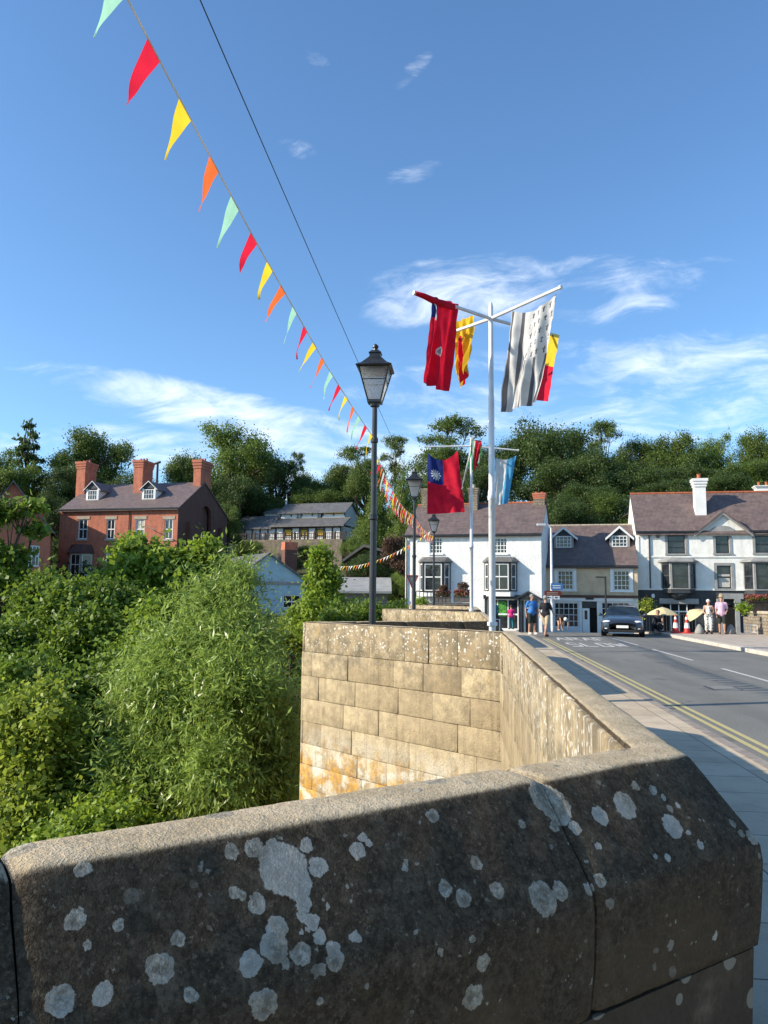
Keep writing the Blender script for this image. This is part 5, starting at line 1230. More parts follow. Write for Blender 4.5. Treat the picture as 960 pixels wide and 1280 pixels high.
# ------------------------------------------------------------------ street furniture, flags, bunting
def lamp_post(x, y, ztop, label, zb=0.0):
    r = empty('street_lamp', (x, y, zb), label, 'street lamp', 0, 'Victorian style lamp posts along the bridge'); H_ = ztop-zb
    mb = MB(); mb.lathe([(.16, 0), (.16, .12), (.12, .16), (.12, .5), (.145, .53), (.145, .6), (.10, .66), (.085, .85), (.115, .95), (.115, 1.0), (.07, 1.08), (.06, 1.2)], 12)
    mb.build('base', 'black_paint', r, smooth=False)
    zl = H_-.98
    mb = MB(); mb.lathe([(.055, 1.2), (.052, H_*.5), (.07, H_*.5+.02), (.07, H_*.5+.07), (.048, H_*.5+.09), (.042, zl-.62), (.06, zl-.60), (.06, zl-.55), (.042, zl-.52), (.04, zl-.05), (.075, zl-.03), (.08, zl+.03), (.05, zl+.05)], 12)
    mb.build('post', 'black_paint', r)
    mb = MB(); mb.tube([(-.2, 0, zl-.42), (.2, 0, zl-.42)], .014, 6); mb.build('ladder_bar', 'black_paint', r) if 0 else None
    # lantern: square tapered cage, corner bars, glass panes, roof
    b0, b1, h0, h1 = .10, .235, zl+.05, zl+.56
    mb = MB(); c4 = [(-1, -1), (1, -1), (1, 1), (-1, 1)]
    for (a, b_) in c4: mb.tube([(a*b0, b_*b0, h0), (a*b1, b_*b1, h1)], .014, 5)
    mb.box(-b0-.01, b0+.01, -b0-.01, b0+.01, h0-.03, h0+.012)
    for k in range(4):
        a, b_ = c4[k], c4[(k+1) % 4]; mb.tube([(a[0]*b1, a[1]*b1, h1), (b_[0]*b1, b_[1]*b1, h1)], .016, 5)
        f_ = .62; q = b0+(b1-b0)*f_; zz_ = h0+(h1-h0)*f_; mb.tube([(a[0]*q, a[1]*q, zz_), (b_[0]*q, b_[1]*q, zz_)], .008, 5)
    lan = mb.build('lantern_frame', 'black_paint', r)
    mb = MB()
    for k in range(4):
        a, b_ = c4[k], c4[(k+1) % 4]; e = .985
        mb.face([(a[0]*b0*e, a[1]*b0*e, h0+.015), (b_[0]*b0*e, b_[1]*b0*e, h0+.015), (b_[0]*b1*e, b_[1]*b1*e, h1-.01), (a[0]*b1*e, a[1]*b1*e, h1-.01)])
    mb.build('lantern_glass', 'lantern_glass', lan)
    mb = MB(); mb.box(-.15, .15, -.15, .15, h1-.07, h1-.02); mb.build('lamp_unit', 'grey_trim', lan)
    mb = MB(); q2 = math.sqrt(2)
    mb.lathe([((b1+.035)*q2, h1), ((b1+.045)*q2, h1+.02), (.20*q2, h1+.07), (.11*q2, h1+.17), (.085*q2, h1+.20), (.085*q2, h1+.25), (.10*q2, h1+.26), (.05*q2, h1+.31)], 4, 0, (0, 0, 0), ph=math.pi/4)
    mb.lathe([(.04, h1+.31), (.035, h1+.34), (.05, h1+.365), (.045, h1+.39), (.012, h1+.42)], 10)
    mb.build('lantern_roof', 'black_paint', lan)
    return r
LAMPS = []
for (px, py, D, lb) in ((469.5, 430, 11.75, 'nearest black lamp post with tapered glass lantern, above the sunlit refuge wall'), (518.5, 585, 24.1, 'second black lamp post, in front of the left end of the white cottage'), (542.5, 640, 36.5, 'farthest black lamp post, in front of the left bay window of the white cottage')):
    r_ = ray(px, py); t_ = D/r_.y; p = CAMP+r_*t_; LAMPS.append(p); lamp_post(p.x, p.y, p.z, lb)
# street lamp cable overhead
def wire(name, label, pts, rad, mat, cat):
    mb = MB(); mb.tube(pts, rad, 5); return tag(mb.build(name, mat), label, cat)
def sagline(a, b_, n, sag): return [a.lerp(b_, k/n)-Vector((0, 0, sag*4*(k/n)*(1-k/n))) for k in range(n+1)]
ca = Vector((-1.95, -6, 6.25)); cb = Vector((-1.9, 24.3, 5.95)); wire('overhead_cable', 'thin black overhead cable running above the bunting into the distance', sagline(ca, cb, 30, .12), .005, 'black_paint', 'cable')
# ---- bunting
PC = ['pennant_mint', 'pennant_red', 'pennant_yellow', 'pennant_orange']
PN = {'pennant_mint': 'mint', 'pennant_red': 'red', 'pennant_yellow': 'yellow', 'pennant_orange': 'orange', 'flag_white': 'white'}
def bunting(label, pts, spacing, start, w_, h_, cols, seed, blow=(-.10, -.04), rad=.006, phase=0):
    r = empty('bunting', pts[0], label, 'bunting'); rg = random.Random(seed); o = pts[0]
    mb = MB(); mb.tube([p-o for p in pts], rad, 5); mb.build('cord', 'flag_white', r)
    cum = [0]
    for a, b_ in zip(pts, pts[1:]): cum.append(cum[-1]+(b_-a).length)
    def P(s_):
        for k in range(len(cum)-1):
            if cum[k] <= s_ <= cum[k+1]: return pts[k].lerp(pts[k+1], (s_-cum[k])/(cum[k+1]-cum[k]))
        return pts[-1]
    s_ = start; i = phase
    while s_+w_ < cum[-1]-.1:
        a = P(s_)-o; b_ = P(s_+w_)-o; m_ = cols[i % len(cols) if rg.random() > .05 else rg.randrange(len(cols))]; d = (b_-a).normalized()
        tip = (a+b_)/2+Vector((blow[0]*rg.uniform(.5, 1.5), blow[1]*rg.uniform(-.5, 2), -h_*rg.uniform(.92, 1.05)))
        cv = rg.uniform(-.03, .03)*h_/.3; tw = rg.uniform(-.5, .5); mb = MB(); side = Vector((1, 0, 0)); NV = 9
        amp = .010*h_/.3; ph = rg.uniform(0, 6.28); mid_o = Vector((-cv*.6-.012, cv, 0))
        def fn(u, v):
            e0 = a.lerp(b_, u); base = e0.lerp(tip, v*.985); bow = mid_o*(math.sin(v*math.pi)*(1.0)); wv = side*(amp*math.sin(v*7+ph+u*2)*v); tws = Vector((math.sin(tw*v*3)*(u-.5)*w_*(1-v)*.25, 0, 0))
            return base+bow+wv+tws
        mb.grid(fn, 4, NV); p_ = mb.build('pennant', m_, r, smooth=True); p_['label'] = PN[m_]+' triangular pennant'
        s_ += spacing*rg.uniform(.95, 1.05); i += 1
    return r
def onx(px, py, y):
    r_ = ray(px, py); return CAMP+r_*(y/r_.y)
b0 = Vector((-1.52, -.3, 4.62)); 
pts1 = [b0, onx(110, -95, 3.0) if 0 else Vector((-1.5, 1.6, 4.60)), onx(160, 0, 3.45), onx(208, 92, 3.97), onx(262, 194, 4.6), onx(316, 295, 5.55), onx(354, 362, 6.5), onx(405, 452, 8.4), onx(440, 508, 10.1), Vector((LAMPS[0].x, LAMPS[0].y-.06, onx(467, 548, 11.7).z))]
bunting('string of red, yellow, orange and mint pennants from top left to the nearest lamp post', pts1, .455, .36, .175, .33, PC, 5, phase=1)
e1 = Vector((LAMPS[0].x, LAMPS[0].y+.06, onx(472, 566, 11.9).z)); e2 = Vector((LAMPS[2].x, LAMPS[2].y-.08, onx(541, 670, 36.4).z)); m1 = onx(516, 643, 23.5)
seg = [e1]+[e1.lerp(m1, k/6)-Vector((0, 0, .22*4*(k/6)*(1-k/6))) for k in range(1, 7)]+[m1.lerp(e2, k/6)-Vector((0, 0, .15*4*(k/6)*(1-k/6))) for k in range(1, 7)]
bunting('string of red, yellow and white pennants running between the nearest and farthest lamp posts', seg, .36, .1, .20, .34, ['pennant_red', 'pennant_yellow', 'pennant_red', 'pennant_orange', 'flag_white'], 6, (-.06, -.04))
a1 = Vector((LAMPS[2].x-.05, LAMPS[2].y, onx(541, 662, 36.4).z)); a2 = at(424, 708, 50)
bunting('distant faint string of small pennants left of the white cottage', sagline(a1, a2, 12, .5), .5, .3, .24, .26, ['flag_white', 'pennant_orange', 'pennant_yellow', 'flag_white'], 7)
# ---- flagpoles
def flagpole(x, y, ztop, label, arms, rr=.054):
    r = empty('flagpole', (x, y, 0), label, 'flagpole', 0, 'white flagpoles on the bridge')
    mb = MB(); zj = 3.2; mb.lathe([(rr*1.1, 0), (rr, .1), (rr, zj), (rr*1.25, zj+.01), (rr*1.25, zj+.07), (rr*1.1, zj+.09), (rr*1.1, zj+.14), (rr*.9, zj+.18), (rr*.9, zj+1.7), (rr*.78, zj+1.75), (rr*.7, ztop-.08), (rr*.5, ztop-.02), (rr*.35, ztop)], 14)
    mb.build('pole', 'white_metal', r, smooth=True)
    for (dx, dy, dz) in arms:
        mb = MB(); o = Vector((0, 0, ztop-.28)); mb.tube([o, o+Vector((dx, dy, dz))], [.03, .026], 8); mb.tube([o+Vector((dx, dy, dz))*.985, o+Vector((dx, dy, dz))*1.01], .036, 8); mb.build('arm', 'white_metal', r)
    mb = MB(); mb.lathe([(rr*1.5, 1.2), (rr*1.5, 1.26)], 10, 0); mb.tube([(rr, 0, 1.1), (rr+.06, -.02, 1.1), (rr+.06, -.02, 1.3), (rr, 0, 1.3)], .01, 5); mb.build('cleat', 'white_metal', r)
    return r
fp = onz(614, 788, 0); r_ = ray(613.5, 378); p = CAMP+r_*(12.45/r_.y); FX, FY, FZ = p.x, p.y, p.z; HUB = Vector((FX, FY, FZ-.28))
def arm_to(px, py, hub, yy):
    p = onx(px, py, yy); return p-hub
aL = arm_to(518, 366, HUB, 11.55); aR = arm_to(701, 359, HUB, 11.5); aBR = Vector((1.16, .93, .0)); aBL = Vector((-1.05, 1.0, .0))
flagpole(FX, FY, FZ, 'tall white flagpole with four crossed arms, in front of the white cottage', [aL, aR, aBR, aBL])
r_ = ray(589, 547); p = CAMP+r_*(24.6/r_.y); GX, GY, GZ = p.x, p.y, p.z; HUB2 = Vector((GX, GY, GZ-.28))
bL = arm_to(531, 558.5, HUB2, 24.5); bR = arm_to(648, 563, HUB2, 24.7)
flagpole(GX, GY, GZ, 'smaller white flagpole farther along the bridge, in front of the cottage chimney', [bL, bR, Vector((.05, -1.4, .02)), Vector((0, 1.4, 0))])
def flag(label, corners, ys, mats, cf, folds, NU=44, NV=66, sag=0.0, name='flag', phase=0.0, bottom=None, cordpts=None):
    """corners in order top-left, top-right, bottom-right, bottom-left on their own depths; folds: (amplitude, waves)"""
    P4 = [onx(c[0], c[1], y) for c, y in zip(corners, ys)]
    o = P4[0]; w_ = (P4[1]-P4[0]); nrm = Vector((w_.y, -w_.x, 0)).normalized()
    mb = MB()
    def fn(u, v):
        top = P4[0].lerp(P4[1], u)-Vector((0, 0, sag*4*u*(1-u))); bt = P4[3].lerp(P4[2], u)
        if bottom: bt = bt+Vector((0, 0, bottom(u)))
        p = top.lerp(bt, v)
        ff = 0
        for (am, wv, dr_) in folds: ff += am*math.sin(2*math.pi*(wv*(u+dr_*v))+phase)*min(1, .25+v*1.1)
        ff += .02*mnoise.noise(Vector((u*5, v*7, phase)))
        return p+nrm*ff-o
    mb.grid(fn, NU, NV, cf)
    f_ = mb.build(name, mats, None, o, smooth=True); tag(f_, label, 'flag')
    return f_
# red ensign style flag with badge
def cA(u, v):
    if (u-.48)**2/.012+(v-.60)**2/.0030 < 1: return 3 if ((u-.48)**2/.006+(v-.60)**2/.0015 < 1) else 2
    if u < .30 and v < .25:
        a, b_ = u/.30, v/.25
        if abs(a-b_) < .17: return 2
        return 1
    return 0
flag('red flag with dark blue corner and round grey badge on the left front arm', [(541, 371), (573, 380), (558, 490), (528, 478)], (11.75, 12.2, 12.3, 11.8), ['flag_red', 'flag_blue', 'flag_white', 'flag_grey'], cA, [(.05, 2.0, .15), (.03, 3.4, -.1)], 48, 70)
mb = MB(); q = HUB+aL; mb.tube([Vector(), (HUB-q)*.12+Vector((0, 0, .0)), (HUB-q)*.30+Vector((0, 0, -.03)), (HUB-q)*.5+Vector((0, 0, -.02))], [.035, .045, .06, .05], 9)
tag(mb.build('rolled_flag', 'flag_red', None, q, smooth=True), 'red cloth rolled round the tip of the left front arm', 'flag')
def cB(u, v): return 1 if (.28 < u < .42 or .62 < u < .74) and v > .25 else 0
def botB(u): return .16*math.sin(u*9)-.1*abs(u-.5)
flag('bunched yellow flag with red stripes, hanging from the left rear arm', [(569, 403), (592, 394), (582, 470), (573, 478)], (13.3, 12.9, 13.1, 13.4), ['flag_yellow', 'flag_red'], cB, [(.07, 2.6, .3), (.04, 5, -.2)], 40, 50, bottom=botB)
def cC(u, v):
    k = int(u*9)
    if u > .44 and v < .52:
        a = (u-.44)/.56; b_ = v/.52; gx = a*4.5; gy = b_*5; iy = int(gy); fx = (gx+(.5 if iy % 2 else 0)) % 1-.5; fy = gy % 1-.5
        if abs(fx) < .06+.16*max(0, fy+.15) and abs(fy) < .28: return 1
        if abs(fy+.10) < .05 and abs(fx) < .20: return 1
        return 0
    return 1 if k % 2 == 0 and (.14 < (u*9) % 1 < .80) else 0
flag('black and white striped flag with ermine marks, hanging from the right front arm', [(640, 389), (696, 366), (671, 503), (628, 516)], (12.1, 11.62, 12.0, 12.2), ['flag_white', 'flag_charcoal'], cC, [(.06, 1.7, .25), (.035, 3.4, -.25)], 72, 110, sag=.13)
def cD(u, v): return 2 if v < .05 else (0 if v < .48 else 1)
flag('yellow and red flag half hidden behind the striped flag, on the right rear arm', [(676, 412), (700, 419), (686, 502), (668, 500)], (13.6, 13.1, 13.2, 13.7), ['flag_yellow', 'flag_red', 'flag_olive'], cD, [(.03, 1.3, .1)], 20, 60)
def cE(u, v):
    if u < .50 and v < .46:
        a = (u-.26)*1.0; b_ = (v-.30)*1.55; rr = math.hypot(a, b_); th = math.atan2(b_, a)
        if rr < .075: return 2
        if .085 < rr < .155 and math.cos(th*12) > (rr-.085)/.07*1.6-.75: return 2
        return 1
    return 0
flag('red flag with dark blue corner and white sun, hanging from the smaller flagpole', [(534.5, 566), (572, 563), (581, 640), (534, 643)], (24.45, 24.5, 24.3, 24.3), ['flag_red', 'flag_blue', 'flag_white'], cE, [(.05, 1.4, .15), (.03, 3, -.3)], 72, 110, sag=.28)
def cF(u, v):
    k = int((u+v*.3)*6) % 6; return (0, 1, 0, 2, 3, 2)[k]
flag('furled green, white and red flag bunched against the smaller flagpole', [(589, 549), (602, 551), (600, 578), (590, 590)], (23.6, 23.3, 23.4, 23.7), ['flag_green', 'flag_white', 'flag_red', 'flag_black', 'flag_yellow'], cF, [(.06, 2.5, .4)], 36, 40)
flag('thin green and white strip of flag trailing down left of the smaller flagpole', [(588, 562), (591, 561), (580, 606), (577, 612)], (23.9, 23.8, 24.0, 24.0), ['flag_white', 'flag_green', 'flag_olive'], lambda u, v: 0 if u < .45 else (1 if v < .5 else 2), [(.03, 1, .4)], 10, 30)
flag('sky blue and white striped flag on the right arm of the smaller flagpole', [(617, 571), (645.5, 569), (635, 629), (613, 633)], (24.55, 24.65, 24.5, 24.4), ['flag_sky', 'flag_white'], lambda u, v: 0 if (u < .12 or u > .60) else 1, [(.04, 1.5, .2), (.02, 4, -.2)], 60, 60, sag=.12)

# ------------------------------------------------------------------ people
def capsule_mesh(parts, voxel=.022, smooth_it=2):
    """continuous surface from tapered limbs: remeshed union"""
    mb = MB()
    for (a, b_, ra, rb) in parts:
        a = Vector(a); b_ = Vector(b_); mb.tube([a, b_], [ra, rb], 12)
        mb.ell(a, (ra, ra, ra), 12, 8); mb.ell(b_, (rb, rb, rb), 12, 8)
    me = bpy.data.meshes.new('tmp'); me.from_pydata(mb.v, [], mb.f); me.update()
    o = bpy.data.objects.new('tmp', me); COL.objects.link(o)
    r = o.modifiers.new('r', 'REMESH'); r.mode = 'VOXEL'; r.voxel_size = voxel; r.use_smooth_shade = True
    s_ = o.modifiers.new('s', 'SMOOTH'); s_.factor = .5; s_.iterations = smooth_it
    bpy.context.view_layer.update(); dg = bpy.context.evaluated_depsgraph_get()
    out = bpy.data.meshes.new_from_object(o.evaluated_get(dg)); bpy.data.objects.remove(o); bpy.data.meshes.remove(me); return out
def person(label, loc, rz, H_=1.74, top='shirt_blue', bottom='shorts_dark', shoe='shoe_white', hair='hair_grey', hat=None, stride=.12, arms=((.05, -.02), (-.02, -.02)), shorts=True, wide=1.0, dress=None, head_turn=0, elbow=(0.0, 0.0)):
    """faces +Y in its own frame"""
    r = empty('person', loc, label, 'person', rz); k = H_/1.74
    hip = .90*k; sh = 1.42*k
    J = {}
    L = []
    for s_, f_ in ((-1, stride), (1, -stride)):
        h_ = Vector((s_*.095*k, 0, hip)); kn = Vector((s_*.10*k, f_*.55+.03, .49*k)); an = Vector((s_*.10*k, f_-.02, .09*k)); toe = an+Vector((s_*.02, .15, -.045*k))
        L.append((h_, kn, an, toe))
    body = []
    for (h_, kn, an, toe) in L:
        body += [(h_, kn, .088*k*wide, .058*k), (kn, kn.lerp(an, .35), .057*k, .056*k), (kn.lerp(an, .35), an, .056*k, .036*k), (an, toe, .038*k, .03*k)]
    pel = Vector((0, 0, .96*k)); wst = Vector((0, .02, 1.10*k)); chs = Vector((0, 0, 1.30*k))
    body += [(pel+Vector((-.06, 0, 0)), pel+Vector((.06, 0, 0)), .115*k*wide, .115*k*wide), (pel, wst, .125*k*wide, .115*k*wide), (wst, chs, .118*k*wide, .125*k*wide), (chs+Vector((-.07*k, 0, 0)), chs+Vector((.07*k, 0, 0)), .11*k, .11*k),
             (Vector((-.16*k, 0, sh-.02)), Vector((.16*k, 0, sh-.02)), .058*k, .058*k), (Vector((0, 0, sh)), Vector((0, .015, 1.54*k)), .058*k, .052*k)]
    arm = []
    for s_, (dy1, dy2), eb in ((-1, arms[0], elbow[0]), (1, arms[1], elbow[1])):
        s0 = Vector((s_*.19*k, 0, sh-.03)); el_ = s0+Vector((s_*.05, dy1, -.29*k)); wr = el_+Vector((s_*-.01-s_*eb*.1, dy2+.05+eb*.22, -.25*k+eb*.22)); hd = wr+(wr-el_).normalized()*.08
        arm.append((s0, el_, wr, hd)); body += [(s0, el_, .048*k, .038*k), (el_, wr, .037*k, .026*k), (wr, hd, .028*k, .030*k), (hd, hd+(hd-wr).normalized()*.07+Vector((0, 0, 0)), .024*k, .013*k)]
        for q in range(-1, 3): d_ = (hd-wr).normalized(); side = Vector((0, 1, 0)); t0 = hd+side*(.012*q); body.append((t0, t0+d_*(.085-.01*abs(q-.5)), .011, .008))
        body.append((wr+Vector((0, .02, -.02)), wr+(hd-wr)*.9+Vector((0, .045, 0)), .012, .009))
    hc = Vector((0, .025, 1.635*k)); body += [(hc+Vector((0, -.01, .025*k)), hc+Vector((0, .012, -.045*k)), .088*k, .062*k), (hc+Vector((0, .075, .0)), hc+Vector((0, .098, -.022*k)), .014, .016), (hc+Vector((0, .05, -.07*k)), hc+Vector((0, .06, -.085*k)), .03, .026)]
    for s_ in (-1, 1): body.append((hc+Vector((s_*.088*k, 0, .01)), hc+Vector((s_*.093*k, -.005, -.03)), .014, .012))
    me = capsule_mesh(body, .017, 1); me.materials.clear(); me.materials.append(M('skin')); link('body', me, r)
    # clothes, each a child following the body
    e = .022
    if dress:
        c = [(pel, wst, .14*k, .135*k), (wst, chs, .135*k, .14*k), (Vector((-.13*k, 0, sh-.04)), Vector((.13*k, 0, sh-.04)), .07*k, .07*k)]
        for (h_, kn, an, toe) in L: c += [(h_, kn, .125*k, .105*k), (kn, an+Vector((0, 0, .12)), .10*k, .09*k)]
        me = capsule_mesh(c, .025); me.materials.clear(); me.materials.append(M(dress)); link('dress', me, r)
    else:
        c = [(pel+Vector((0, 0, -.03)), wst, .125*k*wide+e, .118*k*wide+e), (wst, chs, .118*k*wide+e, .125*k*wide+e), (chs+Vector((-.07*k, 0, 0)), chs+Vector((.07*k, 0, 0)), .11*k+e, .11*k+e), (Vector((-.15*k, 0, sh-.03)), Vector((.15*k, 0, sh-.03)), .075*k, .075*k),
             (pel+Vector((-.06, 0, 0)), pel+Vector((.06, 0, 0)), .12*k*wide+e, .12*k*wide+e)]
        for (s0, el_, wr, hd) in arm: c.append((s0, s0.lerp(el_, .72), .068*k, .06*k))
        me = capsule_mesh(c, .022); me.materials.clear(); me.materials.append(M(top)); link('shirt', me, r)
        c = [(pel+Vector((-.06, 0, -.02)), pel+Vector((.06, 0, -.02)), .118*k*wide+.012, .118*k*wide+.012)]
        for (h_, kn, an, toe) in L:
            if shorts: c.append((h_, h_.lerp(kn, .9), .10*k*wide+.01, .085*k))
            else: c += [(h_, kn, .10*k*wide+.01, .075*k), (kn, an+Vector((0, 0, .02)), .072*k, .06*k)]
        me = capsule_mesh(c, .022); me.materials.clear(); me.materials.append(M(bottom)); link('shorts' if shorts else 'trousers', me, r)
    for (h_, kn, an, toe) in L:
        mb = MB(); c_ = (an+toe)/2; mb.ell((c_.x, c_.y+.02, .045), (.052, .14, .05), 12, 8); mb.box(c_.x-.045, c_.x+.045, c_.y-.1, c_.y+.13, 0, .025); mb.build('shoe', shoe, r, smooth=True)
    mb = MB(); mb.ell((hc.x, hc.y-.022, hc.z+.038*k), (.097*k, .105*k, .095*k), 14, 10); mb.build('hair', hair, r, smooth=True)
    if hat:
        mb = MB(); mb.lathe([(.16, 0), (.165, .01), (.105, .02), (.10, .10), (.07, .125), (.01, .13)], 18, 0, (hc.x, hc.y, hc.z+.055*k)); mb.build('hat', hat, r, smooth=True)
    return r
def gp(px, py, z=0.0): return onz(px, py, z)
p = gp(664, 790, -.02); person('man in blue shirt and dark shorts walking, left of the pair crossing by the kerb', (3.12, 35.6, .0), R(-150), 1.80, 'shirt_blue', 'shorts_dark', 'shoe_white', 'hair_grey', arms=((.10, .06), (-.12, -.02)), stride=.06, wide=1.1)
person('man in black top and beige shorts walking, beside the brown road sign', (3.70, 35.3, -.07), R(-35), 1.80, 'shirt_black', 'shorts_beige', 'shoe_brown', 'hair_grey', stride=.24, arms=((-.1, .02), (.15, .1)), wide=1.05, elbow=(.2, .5))
person('child in bright pink coat standing in front of the cottage shop window', (2.66, 43.0, -.08), R(10), 1.30, 'coat_pink', 'cloth_teal', 'shoe_brown', 'hair_brown', shorts=False, stride=.05)
person('person in teal top half hidden behind the taller flagpole', (1.85, 43.5, -.10), R(70), 1.6, 'cloth_teal', 'shorts_dark', 'shoe_brown', 'hair_brown', shorts=False, stride=.1)
person('white haired woman in a black and white patterned dress outside the pub', (11.68, 38.4, .02), R(170), 1.62, dress='print_dress', hair='hair_white', shoe='shoe_brown', arms=((0, .0), (0, 0)), elbow=(.9, .7), stride=.03)
person('man in pale pink shirt, dark shorts and straw hat outside the pub', (12.25, 38.3, .02), R(168), 1.80, 'shirt_pink', 'shorts_dark', 'shoe_brown', 'hair_grey', hat='straw_hat', arms=((0, 0), (0, 0)), elbow=(.6, .1), stride=.03, wide=1.15)
# crouching and seated figures
def low_figure(label, loc, rz, parts, skin, colour, hair, hd):
    r = empty('person', loc, label, 'person', rz)
    me = capsule_mesh(skin, .018, 1); me.materials.clear(); me.materials.append(M('skin')); link('body', me, r)
    me = capsule_mesh(parts, .022); me.materials.clear(); me.materials.append(M(colour)); link('clothes', me, r)
    mb = MB(); mb.ell(hd, (.1, .105, .1), 12, 8); mb.build('hair', hair, r, smooth=True); return r
low_figure('person bending down in dark clothes in front of the tan house shop window', (5.1, 41.5, -.06), R(200),
   [((-.1, 0, .62), (.1, 0, .62), .13, .13), ((0, .0, .68), (0, .42, .70), .16, .15), ((-.15, .42, .68), (.15, .42, .68), .08, .08)],
   [((-.1, 0, .6), (-.11, .08, .32), .08, .06), ((-.11, .08, .32), (-.11, -.02, .06), .055, .04), ((-.11, -.02, .05), (-.11, .12, .04), .035, .03), ((.1, 0, .6), (.11, .08, .32), .08, .06), ((.11, .08, .32), (.11, -.02, .06), .055, .04), ((.11, -.02, .05), (.11, .12, .04), .035, .03),
    ((0, .4, .68), (0, .62, .6), .06, .08), ((-.2, .42, .66), (-.2, .48, .36), .045, .035), ((-.2, .48, .36), (-.15, .52, .1), .035, .028), ((.2, .42, .66), (.2, .48, .36), .045, .035), ((.2, .48, .36), (.15, .52, .1), .035, .028), ((0, 0, .6), (0, .4, .68), .1, .1)], 'shirt_black', 'hair_white', (0, .62, .62))
low_figure('person in dark clothes sitting low under the cream parasol beside the traffic cones', (9.55, 39.2, .0), R(150),
   [((-.1, 0, .30), (.1, 0, .30), .14, .14), ((0, -.02, .35), (0, .05, .72), .15, .15), ((-.16, .05, .74), (.16, .05, .74), .075, .075), ((-.1, .02, .3), (-.14, .42, .36), .095, .08), ((.1, .02, .3), (.14, .42, .36), .095, .08), ((-.14, .42, .36), (-.14, .5, .06), .07, .05), ((.14, .42, .36), (.14, .5, .06), .07, .05)],
   [((0, .05, .8), (0, .07, .92), .05, .05), ((0, .08, .95), (0, .1, 1.02), .075, .08), ((0, .08, .3), (0, .05, .8), .09, .08), ((-.2, .05, .72), (-.24, .2, .48), .045, .035), ((-.24, .2, .48), (-.08, .4, .5), .035, .03), ((.2, .05, .72), (.24, .2, .48), .045, .035), ((.24, .2, .48), (.08, .4, .5), .035, .03), ((-.14, .5, .05), (-.14, .64, .04), .035, .03), ((.14, .5, .05), (.14, .64, .04), .035, .03)], 'shirt_black', 'hair_brown', (0, .07, 1.02))

